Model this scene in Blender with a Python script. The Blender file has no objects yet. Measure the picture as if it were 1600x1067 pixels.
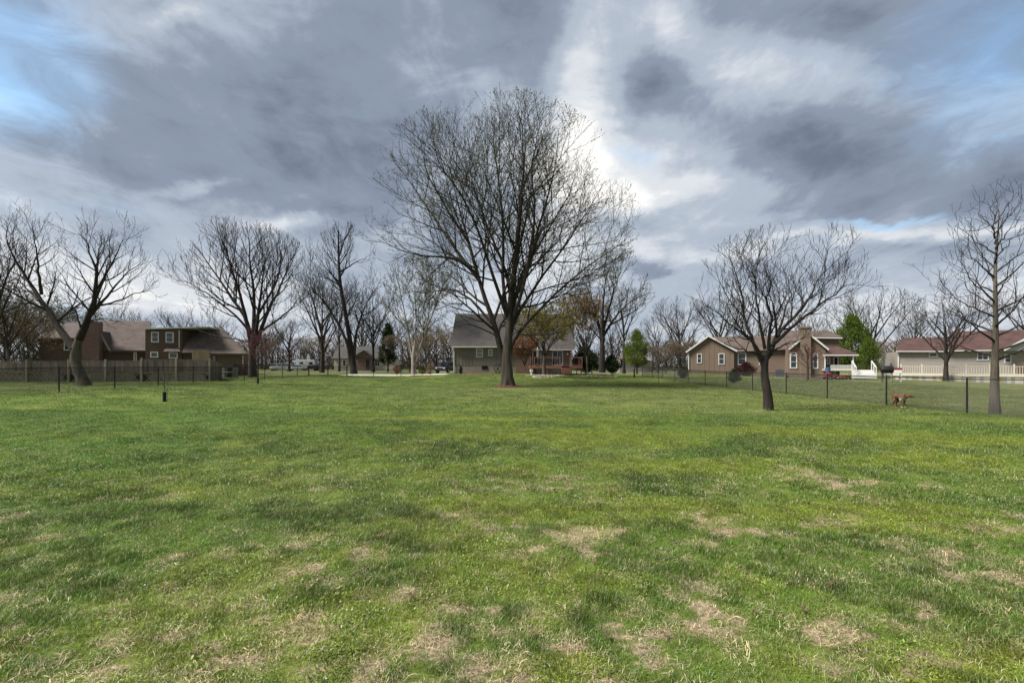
import bpy, bmesh, math, random
import numpy as np
from mathutils import Vector, Matrix

# ------------------------------------------------------------------ camera, sky, sun, exposure
SC = bpy.context.scene
COL = SC.collection
F, CX, HZ, CAMZ = 711.0, 800.0, 570.0, 1.65     # focal length in photo pixels, centre column, horizon row, eye height
cam = bpy.data.cameras.new('camera')
cam.sensor_width = 36.0
cam.lens = 36.0 * F / 1600.0
cam.shift_y = (HZ - 533.5) / 1600.0
cam.clip_start = 0.05
cam.clip_end = 3000.0
cam_ob = bpy.data.objects.new('camera', cam)
cam_ob.location = (0, 0, CAMZ)
cam_ob.rotation_euler = (math.radians(90), 0, 0)
COL.objects.link(cam_ob)
SC.camera = cam_ob

SUN_EL, SUN_AZ = math.radians(50), math.radians(255)     # azimuth clockwise from +Y (straight ahead)
EXPO = 2.45
SC.view_settings.view_transform = 'Standard'
SC.view_settings.look = 'None'
SC.view_settings.gamma = 1.0
SC.view_settings.use_curve_mapping = False
SC.view_settings.exposure = EXPO
SC.cycles.max_bounces = 4
SC.cycles.diffuse_bounces = 3
SC.cycles.transparent_max_bounces = 8

world = bpy.data.worlds.new('World')
SC.world = world
world.use_nodes = True

def px_dir(px, py):
    v = Vector(((px - CX) / F, 1.0, (HZ - py) / F))
    return v.normalized()

def build_sky():
    nt = world.node_tree
    N, L = nt.nodes, nt.links
    N.clear()
    def node(t, **kw):
        n = N.new(t)
        for k, v in kw.items():
            setattr(n, k, v)
        return n
    def math_(op, a, b=None, c=None, clamp=False):
        n = node('ShaderNodeMath', operation=op, use_clamp=clamp)
        for i, v in enumerate((a, b, c)):
            if v is None: continue
            if isinstance(v, (int, float)): n.inputs[i].default_value = v
            else: L.new(v, n.inputs[i])
        return n.outputs[0]
    def vmath(op, a, b=None, s=None):
        n = node('ShaderNodeVectorMath', operation=op)
        for i, v in enumerate((a, b)):
            if v is None: continue
            if hasattr(v, 'is_linked'): L.new(v, n.inputs[i])
            else: n.inputs[i].default_value = v
        if s is not None:
            if isinstance(s, (int, float)): n.inputs['Scale'].default_value = s
            else: L.new(s, n.inputs['Scale'])
        return n.outputs[0] if op not in ('LENGTH', 'DOT_PRODUCT') else n.outputs['Value']
    def maprange(v, a, b, c, d, interp='SMOOTHSTEP'):
        n = node('ShaderNodeMapRange', interpolation_type=interp)
        L.new(v, n.inputs[0])
        for i, q in enumerate((a, b, c, d)): n.inputs[i + 1].default_value = q
        return n.outputs[0]
    def noise(vec, scale, detail=6, rough=.55, dist=0.0):
        n = node('ShaderNodeTexNoise')
        n.inputs['Scale'].default_value = scale
        n.inputs['Detail'].default_value = detail
        n.inputs['Roughness'].default_value = rough
        n.inputs['Distortion'].default_value = dist
        L.new(vec, n.inputs['Vector'])
        return n
    tc = node('ShaderNodeTexCoord')
    d = tc.outputs['Generated']
    sep = node('ShaderNodeSeparateXYZ'); L.new(d, sep.inputs[0])
    z = math_('MAXIMUM', sep.outputs[2], 0.0)
    zz = math_('ADD', z, 0.16)
    inv = math_('DIVIDE', 1.0, zz)
    plane = vmath('SCALE', d, s=inv)                       # the cloud deck overhead
    mp = node('ShaderNodeMapping'); L.new(plane, mp.inputs[0])
    mp.inputs['Rotation'].default_value = (0, 0, math.radians(7))
    mp.inputs['Scale'].default_value = (1.0, 0.55, 0.0)
    stre = mp.outputs[0]
    nbig = noise(stre, 0.85, 11, .58, .6).outputs[0]
    nfin = noise(stre, 2.6, 11, .64, .9).outputs[0]
    mq = node('ShaderNodeMapping'); L.new(d, mq.inputs[0]); mq.inputs['Scale'].default_value = (1.0, 1.0, 2.1); mq.inputs['Rotation'].default_value = (0.25, 0.1, 0.3)
    bil = noise(mq.outputs[0], 2.4, 12, .60, .45).outputs[0]
    bif = noise(mq.outputs[0], 8.0, 10, .62, .7).outputs[0]
    # warp for uneven cloud edges
    wn = noise(d, 3.2, 5, .55)
    wv = vmath('SUBTRACT', wn.outputs[1], (.5, .5, .5))
    wv = vmath('SCALE', wv, s=0.13)
    wn2 = noise(stre, 4.0, 6, .6)
    wv2 = vmath('SUBTRACT', wn2.outputs[1], (.5, .5, .5))
    wv2 = vmath('SCALE', wv2, s=0.07)
    dw = vmath('ADD', d, wv)
    dw = vmath('ADD', dw, wv2)
    def bump(px, py, rx, ry, rot, amp, soft=0.0):
        c = px_dir(px, py)
        v = vmath('SUBTRACT', dw, tuple(c))
        m = node('ShaderNodeMapping', vector_type='POINT')
        # tangent frame at c: x right, z up
        right = Vector((0, 1, 0)).cross(Vector((0, 0, 1)))
        yaw = math.atan2(c.x, c.y); 
        k = c.y                                             # angular size shrinks off axis
        L.new(v, m.inputs[0])
        # rotate about world Z by yaw to bring the view axis to +Y, then roll about Y
        m.inputs['Rotation'].default_value = (0, 0, yaw)
        m2 = node('ShaderNodeMapping', vector_type='POINT')
        L.new(m.outputs[0], m2.inputs[0])
        m2.inputs['Rotation'].default_value = (0, math.radians(rot), 0)
        m3 = node('ShaderNodeMapping', vector_type='POINT')
        L.new(m2.outputs[0], m3.inputs[0])
        m3.inputs['Scale'].default_value = (F / (rx * k), 1.5 * F / (max(rx, ry) * k), F / (ry * k))
        ln = vmath('LENGTH', m3.outputs[0])
        return maprange(ln, 1.35, 0.1, 0.0, amp)
    base = math_('MULTIPLY', math_('SUBTRACT', nbig, .5), .85)
    base = math_('ADD', base, math_('MULTIPLY', math_('SUBTRACT', bil, .5), .80))
    base = math_('ADD', base, math_('MULTIPLY', math_('SUBTRACT', bif, .5), .34))
    base = math_('ADD', base, math_('MULTIPLY', math_('SUBTRACT', nfin, .5), .45))
    val = math_('ADD', base, .40)
    bumps = SKY_BUMPS
    for b in bumps:
        val = math_('ADD', val, bump(*b))
    # pale bands low over the horizon
    low = maprange(z, .34, .06, 0.0, .29)
    val = math_('ADD', val, low)
    ramp = node('ShaderNodeValToRGB')
    L.new(val, ramp.inputs[0])
    cr = ramp.color_ramp
    cr.interpolation = 'EASE'
    stops = [(0.05, (.165, .200, .268)), (0.32, (.272, .325, .418)), (0.55, (.46, .525, .62)), (0.78, (.75, .785, .83)), (1.0, (1.12, 1.10, 1.06))]
    while len(cr.elements) < len(stops): cr.elements.new(.5)
    for e, (p, c) in zip(cr.elements, stops):
        e.position = p; e.color = (*c, 1)
    s = 2 ** (-EXPO) * 1.0
    bgc = node('ShaderNodeBackground'); L.new(ramp.outputs[0], bgc.inputs[0]); bgc.inputs[1].default_value = s
    sky = node('ShaderNodeTexSky', sky_type='NISHITA')
    sky.sun_disc = False
    sky.sun_elevation = SUN_EL
    sky.sun_rotation = SUN_AZ
    sky.air_density = 1.0; sky.dust_density = 1.2; sky.ozone_density = .4
    tn = node('ShaderNodeMixRGB', blend_type='MULTIPLY'); tn.inputs[0].default_value = 1.0; tn.inputs[2].default_value = (.72, .96, 1.0, 1); L.new(sky.outputs[0], tn.inputs[1])
    bgs = node('ShaderNodeBackground'); L.new(tn.outputs[0], bgs.inputs[0]); bgs.inputs[1].default_value = .055
    gap = None
    for b in SKY_GAPS:
        o = bump(*b)
        gap = o if gap is None else math_('ADD', gap, o)
    gap = math_('ADD', gap, math_('MULTIPLY', math_('SUBTRACT', bif, .5), 1.1))
    gap = maprange(gap, .10, 1.25, 0.0, .55)
    mix = node('ShaderNodeMixShader')
    L.new(gap, mix.inputs[0]); L.new(bgc.outputs[0], mix.inputs[1]); L.new(bgs.outputs[0], mix.inputs[2])
    out = node('ShaderNodeOutputWorld'); L.new(mix.outputs[0], out.inputs[0])

# clouds: direction of each bank (by where it stands over the place), size, tilt, lighter (+) or darker (-)
SKY_BUMPS = [
    (915, 150, 65, 180, -12, .33), (1010, 275, 220, 90, -12, .38), (1170, 105, 230, 55, -26, .30), (880, 320, 180, 100, 0, .32),
    (1440, 368, 270, 20, -6, .34), (1150, 400, 160, 22, -6, .22), (440, 348, 80, 16, 10, .28), (150, 435, 330, 60, 0, .10),
    (640, 345, 60, 40, 0, .2), (330, 275, 90, 14, 18, .18), (270, 15, 80, 14, 30, .2), (1040, 30, 60, 40, -30, .2),
    (1000, 130, 80, 80, 20, -.22), (1240, 235, 190, 62, -10, -.30), (1120, 320, 120, 26, -8, -.18), (400, 160, 430, 150, 14, -.10),
    (500, 250, 160, 40, 14, -.10), (995, 347, 80, 24, 0, -.34), (1010, 425, 70, 14, -4, -.24), (780, 40, 120, 90, 0, -.12), (560, 330, 110, 22, 8, -.16),
    (1550, 420, 130, 30, 0, .10), (1330, 30, 120, 40, -30, -.10),
]
SKY_GAPS = [
    (-40, 50, 210, 130, 20, .85), (0, 160, 130, 80, 15, .45), (1640, 20, 250, 120, -20, .85), (1570, 190, 170, 90, -20, .5),
    (985, 245, 75, 24, -10, .75), (1370, 357, 110, 11, -4, .7), (830, 300, 90, 40, 0, .45), (1280, 100, 160, 40, -25, .25), (60, 290, 150, 40, 12, .3),
]
build_sky()

sun = bpy.data.lights.new('sun', 'SUN')
sun.energy = 1.5
sun.angle = math.radians(20)
sun.color = (1.0, .96, .90)
sun_ob = bpy.data.objects.new('sun', sun)
sun_ob.location = (0, 0, 60)
sdir = Vector((math.sin(SUN_AZ) * math.cos(SUN_EL), math.cos(SUN_AZ) * math.cos(SUN_EL), math.sin(SUN_EL)))
sun_ob.rotation_euler = sdir.to_track_quat('Z', 'Y').to_euler()
COL.objects.link(sun_ob)

# ------------------------------------------------------------------ helpers
RNG = np.random.default_rng(7)

def sstep(a, b, x):
    t = np.clip((np.asarray(x, float) - a) / (b - a), 0, 1)
    return t * t * (3 - 2 * t)

_lat = np.random.default_rng(3).random((256, 256))
def vnoise(x, y):
    x = np.asarray(x, float); y = np.asarray(y, float)
    xi = np.floor(x).astype(int); yi = np.floor(y).astype(int)
    fx = x - xi; fy = y - yi
    fx = fx * fx * (3 - 2 * fx); fy = fy * fy * (3 - 2 * fy)
    a = _lat[xi & 255, yi & 255]; b = _lat[(xi + 1) & 255, yi & 255]
    c = _lat[xi & 255, (yi + 1) & 255]; d_ = _lat[(xi + 1) & 255, (yi + 1) & 255]
    return (a * (1 - fx) + b * fx) * (1 - fy) + (c * (1 - fx) + d_ * fx) * fy
def fbm(x, y, s=1.0, o=4):
    t = 0; a = .5; n = 0
    for i in range(o):
        t = t + a * vnoise(np.asarray(x) * s + 17.3 * i, np.asarray(y) * s + 9.1 * i); n += a
        s *= 2.03; a *= .55
    return t / n

def g(x, y):                                               # the lie of the land
    x = np.asarray(x, float); y = np.asarray(y, float)
    z = .33 * sstep(-9, -20, x) * sstep(9, 22, y)
    z = z - .05 * sstep(5, 14, x) * sstep(8, 16, y)
    z = z + .60 * np.exp(-(x / 16.0) ** 2) * sstep(33, 54, y) * (1 - .6 * sstep(64, 85, y))
    z = z + .50 * np.exp(-((x - 25) / 8.0) ** 2 - ((y - 62) / 10.0) ** 2)
    z = z - .30 * sstep(44, 54, x) * sstep(30, 44, y)
    z = z + .07 * np.exp(-((y - 12.6) / 2.6) ** 2) * sstep(-20, -6, x)
    z = z + .05 * (fbm(x, y, .12, 3) - .5) * sstep(2, 8, y)
    return z
Z0 = float(g(0, 0))
def gz(x, y): return float(g(x, y))
def W(px, py, Y):                                          # a point at a known distance
    return Vector(((px - CX) / F * Y, Y, CAMZ + (HZ - py) / F * Y))
_Ys = np.linspace(2.0, 140, 6000)
def spot(px, py):                                          # where a foot at that row meets the ground
    X = (px - CX) / F * _Ys
    q = HZ + (CAMZ - g(X, _Ys)) * F / _Ys
    i = int(np.argmax(q <= py))
    return float(X[i]), float(_Ys[i]), gz(X[i], _Ys[i])

def tag(o, label=None, cat=None, group=None, kind=None):
    if label: o['label'] = label
    if cat: o['category'] = cat
    if group: o['group'] = group
    if kind: o['kind'] = kind
    return o
def empty(name, loc, rz=0.0, label=None, cat=None, group=None):
    o = bpy.data.objects.new(name, None)
    o.location = loc; o.rotation_euler = (0, 0, rz)
    o.empty_display_size = .2
    COL.objects.link(o)
    return tag(o, label, cat, group)
def link(name, me, parent=None, loc=None, rot=None, scale=None):
    o = bpy.data.objects.new(name, me)
    COL.objects.link(o)
    if parent is not None: o.parent = parent
    if loc is not None: o.location = loc
    if rot is not None: o.rotation_euler = rot
    if scale is not None: o.scale = scale
    return o
def copy_tree(o, parent=None):
    c = o.copy(); COL.objects.link(c); c.parent = parent
    for ch in o.children: copy_tree(ch, c)
    return c

def np_mesh(name, verts, faces, mat=None, smooth=False):
    """verts (V,3); faces: list of int arrays (n,3) or (n,4)"""
    me = bpy.data.meshes.new(name)
    verts = np.asarray(verts, np.float32)
    faces = [np.asarray(f, np.int32) for f in faces if len(f)]
    me.vertices.add(len(verts)); me.vertices.foreach_set('co', verts.ravel())
    nl = sum(f.size for f in faces); nf = sum(len(f) for f in faces)
    me.loops.add(nl); me.polygons.add(nf)
    me.loops.foreach_set('vertex_index', np.concatenate([f.ravel() for f in faces]))
    st = []; k = 0
    for f in faces:
        st.append(k + np.arange(len(f)) * f.shape[1]); k += f.size
    me.polygons.foreach_set('loop_start', np.concatenate(st).astype(np.int32))
    if smooth: me.polygons.foreach_set('use_smooth', np.ones(nf, bool))
    me.update(calc_edges=True)
    if mat: me.materials.append(mat)
    return me

class MB:
    """collects boxes, bars and prisms; mesh() makes one mesh of them"""
    def __init__(s): s.v = []; s.f = []
    def poly(s, pts, faces):
        k = len(s.v); s.v += [tuple(p) for p in pts]; s.f += [tuple(i + k for i in f) for f in faces]; return s
    def box(s, x0, x1, y0, y1, z0, z1):
        return s.poly([(x0,y0,z0),(x1,y0,z0),(x1,y1,z0),(x0,y1,z0),(x0,y0,z1),(x1,y0,z1),(x1,y1,z1),(x0,y1,z1)],
                      [(0,3,2,1),(4,5,6,7),(0,1,5,4),(1,2,6,5),(2,3,7,6),(3,0,4,7)])
    def prism(s, pts, ext):                                # closed outline (list of 3D) pushed along ext
        n = len(pts); e = Vector(ext); a = [Vector(p) for p in pts]
        nr = sum(((a[i]).cross(a[(i + 1) % n]) for i in range(n)), Vector())
        if nr.dot(e) > 0: a = a[::-1]
        b = [p + e for p in a]
        return s.poly(a + b, [tuple(range(n)), tuple(range(2 * n - 1, n - 1, -1))] + [(i, i + n, (i + 1) % n + n, (i + 1) % n) for i in range(n)])
    def bar(s, a, b, w, h=None, up=(0, 0, 1)):             # rectangular bar from a to b
        a = Vector(a); b = Vector(b); h = h or w
        t = (b - a).normalized(); u = Vector(up)
        if abs(t.dot(u)) > .95: u = Vector((0, 1, 0))
        r = t.cross(u).normalized() * w / 2; q = r.cross(t).normalized() * h / 2
        return s.prism([a + r + q, a - r + q, a - r - q, a + r - q], b - a)
    def tube(s, pts, rad, n=8, cap=True):
        pts = [Vector(p) for p in pts]; k = len(s.v); m = len(pts)
        if not hasattr(rad, '__len__'): rad = [rad] * m
        ref = None
        for i, p in enumerate(pts):
            t = (pts[min(i + 1, m - 1)] - pts[max(i - 1, 0)]).normalized()
            if ref is None: ref = Vector((0, 0, 1)) if abs(t.z) < .9 else Vector((1, 0, 0))
            r = t.cross(ref).normalized(); q = r.cross(t).normalized()
            for j in range(n):
                a = 2 * math.pi * j / n
                s.v.append(tuple(p + (r * math.cos(a) + q * math.sin(a)) * rad[i]))
        for i in range(m - 1):
            for j in range(n):
                s.f.append((k + i*n + j, k + i*n + (j+1) % n, k + (i+1)*n + (j+1) % n, k + (i+1)*n + j))
        if cap:
            s.f.append(tuple(k + j for j in range(n))[::-1]); s.f.append(tuple(k + (m-1)*n + j for j in range(n)))
        return s
    def lathe(s, prof, n=14, c=(0, 0, 0), axis='z'):       # prof: (radius, height)
        k = len(s.v); m = len(prof)
        for r, h in prof:
            for j in range(n):
                a = 2 * math.pi * j / n
                if axis == 'z': p = (c[0] + r*math.cos(a), c[1] + r*math.sin(a), c[2] + h)
                elif axis == 'y': p = (c[0] + r*math.cos(a), c[1] + h, c[2] + r*math.sin(a))
                else: p = (c[0] + h, c[1] + r*math.cos(a), c[2] + r*math.sin(a))
                s.v.append(p)
        for i in range(m - 1):
            for j in range(n):
                s.f.append((k + i*n + j, k + i*n + (j+1) % n, k + (i+1)*n + (j+1) % n, k + (i+1)*n + j))
        s.f.append(tuple(k + j for j in range(n))[::-1]); s.f.append(tuple(k + (m-1)*n + j for j in range(n)))
        return s
    def mesh(s, name, mat=None, smooth=False, bevel=0.0):
        me = bpy.data.meshes.new(name)
        me.from_pydata(s.v, [], s.f)
        bm = bmesh.new(); bm.from_mesh(me)
        bmesh.ops.recalc_face_normals(bm, faces=bm.faces)
        if bevel: bmesh.ops.bevel(bm, geom=bm.edges[:], offset=bevel, segments=2, profile=.6, affect='EDGES')
        bm.to_mesh(me); bm.free()
        if smooth:
            me.polygons.foreach_set('use_smooth', np.ones(len(me.polygons), bool))
            me.set_sharp_from_angle(angle=math.radians(40))
        if mat: me.materials.append(mat)
        return me
    def build(s, name, mat, parent=None, smooth=False, bevel=0.0, loc=None):
        return link(name, s.mesh(name, mat, smooth, bevel), parent, loc)

# ------------------------------------------------------------------ materials
MATS = {}
def M(name, col=(.5, .5, .5), rough=.8, var=.18, scale=3.0, metal=0.0, bump=0.0, col2=None, stretch=(1, 1, 1), fine=0.0, spec=.3):
    if name in MATS: return MATS[name]
    m = bpy.data.materials.new(name); m.use_nodes = True
    nt = m.node_tree; N, L = nt.nodes, nt.links
    b = N['Principled BSDF']
    b.inputs['Roughness'].default_value = rough; b.inputs['Metallic'].default_value = metal
    b.inputs['Specular IOR Level'].default_value = spec
    tc = N.new('ShaderNodeTexCoord'); mp = N.new('ShaderNodeMapping'); L.new(tc.outputs['Object'], mp.inputs[0])
    mp.inputs['Scale'].default_value = stretch
    oi = N.new('ShaderNodeObjectInfo')
    ad = N.new('ShaderNodeVectorMath'); ad.operation = 'ADD'
    sc = N.new('ShaderNodeVectorMath'); sc.operation = 'SCALE'; sc.inputs['Scale'].default_value = 37.0
    cb = N.new('ShaderNodeCombineXYZ'); L.new(oi.outputs['Random'], cb.inputs[0]); L.new(oi.outputs['Random'], cb.inputs[1])
    L.new(cb.outputs[0], sc.inputs[0]); L.new(mp.outputs[0], ad.inputs[0]); L.new(sc.outputs[0], ad.inputs[1])
    n1 = N.new('ShaderNodeTexNoise'); n1.inputs['Scale'].default_value = scale; n1.inputs['Detail'].default_value = 6
    n1.inputs['Roughness'].default_value = .62
    L.new(ad.outputs[0], n1.inputs['Vector'])
    rp = N.new('ShaderNodeValToRGB'); L.new(n1.outputs[0], rp.inputs[0])
    c2 = col2 or tuple(min(1, c * (1 + var)) for c in col)
    c1 = tuple(c * (1 - var) for c in col)
    rp.color_ramp.elements[0].position = .3; rp.color_ramp.elements[1].position = .72
    rp.color_ramp.elements[0].color = (*c1, 1); rp.color_ramp.elements[1].color = (*c2, 1)
    src = rp.outputs[0]
    # piece to piece difference
    hv = N.new('ShaderNodeHueSaturation'); L.new(src, hv.inputs['Color'])
    mr = N.new('ShaderNodeMapRange'); L.new(oi.outputs['Random'], mr.inputs[0])
    mr.inputs[3].default_value = 1 - var * .55; mr.inputs[4].default_value = 1 + var * .55
    L.new(mr.outputs[0], hv.inputs['Value'])
    L.new(hv.outputs[0], b.inputs['Base Color'])
    if bump:
        bp = N.new('ShaderNodeBump'); bp.inputs['Strength'].default_value = bump; bp.inputs['Distance'].default_value = .05
        n2 = N.new('ShaderNodeTexNoise'); n2.inputs['Scale'].default_value = fine or scale * 4; n2.inputs['Detail'].default_value = 5
        L.new(mp.outputs[0], n2.inputs['Vector']); L.new(n2.outputs[0], bp.inputs['Height']); L.new(bp.outputs[0], b.inputs['Normal'])
    MATS[name] = m
    return m

def brick_mat(name, c1, c2, mortar, scale=1.0, bw=.21, bh=.075):
    m = bpy.data.materials.new(name); m.use_nodes = True
    nt = m.node_tree; N, L = nt.nodes, nt.links; b = N['Principled BSDF']; b.inputs['Roughness'].default_value = .9
    tc = N.new('ShaderNodeTexCoord'); sp = N.new('ShaderNodeSeparateXYZ'); L.new(tc.outputs['Object'], sp.inputs[0])
    a = N.new('ShaderNodeMath'); a.operation = 'ADD'; L.new(sp.outputs[0], a.inputs[0]); L.new(sp.outputs[1], a.inputs[1])
    cb = N.new('ShaderNodeCombineXYZ'); L.new(a.outputs[0], cb.inputs[0]); L.new(sp.outputs[2], cb.inputs[1])
    br = N.new('ShaderNodeTexBrick'); L.new(cb.outputs[0], br.inputs['Vector'])
    br.inputs['Color1'].default_value = (*c1, 1); br.inputs['Color2'].default_value = (*c2, 1); br.inputs['Mortar'].default_value = (*mortar, 1)
    br.inputs['Scale'].default_value = scale; br.inputs['Brick Width'].default_value = bw; br.inputs['Row Height'].default_value = bh
    br.inputs['Mortar Size'].default_value = .008; br.inputs['Bias'].default_value = -.1
    n = N.new('ShaderNodeTexNoise'); n.inputs['Scale'].default_value = 5; L.new(tc.outputs['Object'], n.inputs['Vector'])
    mx = N.new('ShaderNodeMixRGB'); mx.blend_type = 'MULTIPLY'; mx.inputs[0].default_value = .6
    L.new(br.outputs[0], mx.inputs[1]); L.new(n.outputs[1], mx.inputs[2]); L.new(mx.outputs[0], b.inputs['Base Color'])
    bp = N.new('ShaderNodeBump'); bp.inputs['Strength'].default_value = .5; bp.inputs['Distance'].default_value = .01
    L.new(br.outputs['Fac'], bp.inputs['Height']); bp.invert = True; L.new(bp.outputs[0], b.inputs['Normal'])
    MATS[name] = m
    return m

def shingle_mat(name, c1, c2):
    m = bpy.data.materials.new(name); m.use_nodes = True
    nt = m.node_tree; N, L = nt.nodes, nt.links; b = N['Principled BSDF']; b.inputs['Roughness'].default_value = .95
    tc = N.new('ShaderNodeTexCoord'); sp = N.new('ShaderNodeSeparateXYZ'); L.new(tc.outputs['Object'], sp.inputs[0])
    cb = N.new('ShaderNodeCombineXYZ'); L.new(sp.outputs[0], cb.inputs[0]); L.new(sp.outputs[2], cb.inputs[1])
    br = N.new('ShaderNodeTexBrick'); L.new(cb.outputs[0], br.inputs['Vector']); br.inputs['Scale'].default_value = 1
    br.inputs['Color1'].default_value = (*c1, 1); br.inputs['Color2'].default_value = (*c2, 1); br.inputs['Mortar'].default_value = (*[c * .55 for c in c1], 1)
    br.inputs['Brick Width'].default_value = .32; br.inputs['Row Height'].default_value = .12; br.inputs['Mortar Size'].default_value = .01
    n = N.new('ShaderNodeTexNoise'); n.inputs['Scale'].default_value = .9; n.inputs['Detail'].default_value = 6; L.new(tc.outputs['Object'], n.inputs['Vector'])
    rp = N.new('ShaderNodeValToRGB'); L.new(n.outputs[0], rp.inputs[0])
    rp.color_ramp.elements[0].position = .3; rp.color_ramp.elements[0].color = (.72, .72, .74, 1); rp.color_ramp.elements[1].position = .7; rp.color_ramp.elements[1].color = (1.2, 1.15, 1.1, 1)
    mx = N.new('ShaderNodeMixRGB'); mx.blend_type = 'MULTIPLY'; mx.inputs[0].default_value = 1
    L.new(br.outputs[0], mx.inputs[1]); L.new(rp.outputs[0], mx.inputs[2]); L.new(mx.outputs[0], b.inputs['Base Color'])
    bp = N.new('ShaderNodeBump'); bp.inputs['Strength'].default_value = .4; bp.inputs['Distance'].default_value = .02
    L.new(br.outputs['Fac'], bp.inputs['Height']); bp.invert = True; L.new(bp.outputs[0], b.inputs['Normal'])
    MATS[name] = m
    return m

def leaf_mat(name, col, var=.3, trans=.35):
    m = bpy.data.materials.new(name); m.use_nodes = True
    nt = m.node_tree; N, L = nt.nodes, nt.links; N.clear()
    out = N.new('ShaderNodeOutputMaterial'); df = N.new('ShaderNodeBsdfDiffuse'); tr = N.new('ShaderNodeBsdfTranslucent'); mx = N.new('ShaderNodeMixShader')
    mx.inputs[0].default_value = trans
    ge = N.new('ShaderNodeNewGeometry'); hv = N.new('ShaderNodeHueSaturation'); hv.inputs['Color'].default_value = (*col, 1)
    mr = N.new('ShaderNodeMapRange'); L.new(ge.outputs['Random Per Island'], mr.inputs[0]); mr.inputs[3].default_value = 1 - var; mr.inputs[4].default_value = 1 + var
    m2 = N.new('ShaderNodeMapRange'); L.new(ge.outputs['Random Per Island'], m2.inputs[0]); m2.inputs[3].default_value = .53; m2.inputs[4].default_value = .47
    L.new(mr.outputs[0], hv.inputs['Value']); L.new(m2.outputs[0], hv.inputs['Hue'])
    L.new(hv.outputs[0], df.inputs[0]); L.new(hv.outputs[0], tr.inputs[0])
    L.new(df.outputs[0], mx.inputs[1]); L.new(tr.outputs[0], mx.inputs[2]); L.new(mx.outputs[0], out.inputs[0])
    MATS[name] = m
    return m

BARK = M('bark grey brown', (.075, .062, .047), .95, .62, 5.5, bump=1.0, stretch=(1, 1, .16), fine=16)
BARK_D = M('bark dark brown', (.034, .027, .022), .95, .55, 5.5, bump=1.0, stretch=(1, 1, .16), fine=16)
BARK_P = M('bark pale', (.20, .175, .135), .95, .35, 2.0, bump=.7, stretch=(1, 1, .3), fine=12)
TWIG = M('twig brown', (.017, .0135, .011), .9, .3, .6)
TWIG_G = M('twig olive', (.026, .023, .014), .9, .35, .5)
TWIG_R = M('twig red brown', (.050, .032, .026), .9, .3, .6)
TWIG_F = M('twig far', (.034, .029, .025), .9, .3, .2)
TWIG_T = M('twig tan', (.075, .058, .042), .9, .35, .5)
L_BUD = leaf_mat('buds olive', (.15, .16, .055))
L_GOLD = leaf_mat('young gold leaves', (.25, .19, .06))
L_RUST = leaf_mat('young rust leaves', (.22, .10, .045))
L_PEAR = leaf_mat('spring green leaves', (.110, .150, .026), .4)
L_EVER = leaf_mat('evergreen needles', (.030, .045, .022), .4, .15)
L_PINK = leaf_mat('pink blossom', (.125, .05, .056), .35)
L_DGRN = leaf_mat('dull green leaves', (.060, .072, .034), .4)
L_TAN = leaf_mat('dry tan leaves', (.19, .14, .085), .35)
L_DRED = leaf_mat('dark red leaves', (.042, .018, .020), .4, .2)
WHITE = M('white paint', (.56, .55, .52), .5, .05, 1.5)
CREAM = M('cream paint', (.52, .48, .39), .6, .08, 1.5)
GREYS = M('grey sage siding', (.165, .145, .124), .8, .08, 1.2)
FOUND = M('foundation block', (.22, .20, .155), .9, .12, 2)
TAN = M('tan siding', (.158, .116, .086), .85, .08, 1.0)
BROWN = M('brown siding', (.086, .058, .046), .85, .12, 1.0)
BROWN2 = M('tan brown siding', (.105, .075, .055), .85, .1, 1.0)
WHSID = M('off white siding', (.29, .255, .225), .7, .06, 1.0)
GLASS = M('window glass', (.02, .024, .030), .06, .2, 1.0, spec=.6)
BLIND = M('blind behind glass', (.20, .205, .21), .3, .1, 2.0, spec=.5)
DARK = M('dark interior', (.012, .012, .012), .8, .2, 1)
BLACK = M('black metal', (.012, .012, .013), .45, .2, 2)
WIRE = M('black vinyl wire', (.02, .021, .02), .5, .2, 2)
CEDAR = M('stained cedar', (.165, .078, .048), .65, .25, 2.5, stretch=(.4, 1, 1))
GREYW = M('weathered fence wood', (.150, .122, .098), .9, .38, 2.0, stretch=(1, 1, .25), bump=.3)
PALEW = M('pale lattice wood', (.31, .265, .20), .9, .25, 2.0)
STONE = M('edging stone', (.36, .31, .25), .9, .2, 4)
CONC = M('driveway concrete', (.46, .42, .37), .9, .1, .8)
MULCH = M('red mulch', (.115, .050, .034), 1.0, .5, 9, bump=1.0)
RUBBER = M('black rubber', (.012, .012, .012), .8, .2, 3)
SHING = shingle_mat('charcoal shingles', (.052, .048, .046), (.075, .068, .062))
SHING_B = shingle_mat('brown shingles', (.090, .070, .060), (.120, .094, .08))
SHING_T = shingle_mat('tan brown shingles', (.088, .066, .054), (.118, .09, .073))
SHING_R = shingle_mat('red shingles', (.066, .033, .029), (.088, .045, .038))
BRICK = brick_mat('orange brick', (.21, .105, .065), (.155, .075, .047), (.30, .25, .20))
BRICK_D = brick_mat('brown brick', (.20, .095, .072), (.10, .05, .04), (.25, .20, .17))

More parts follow.
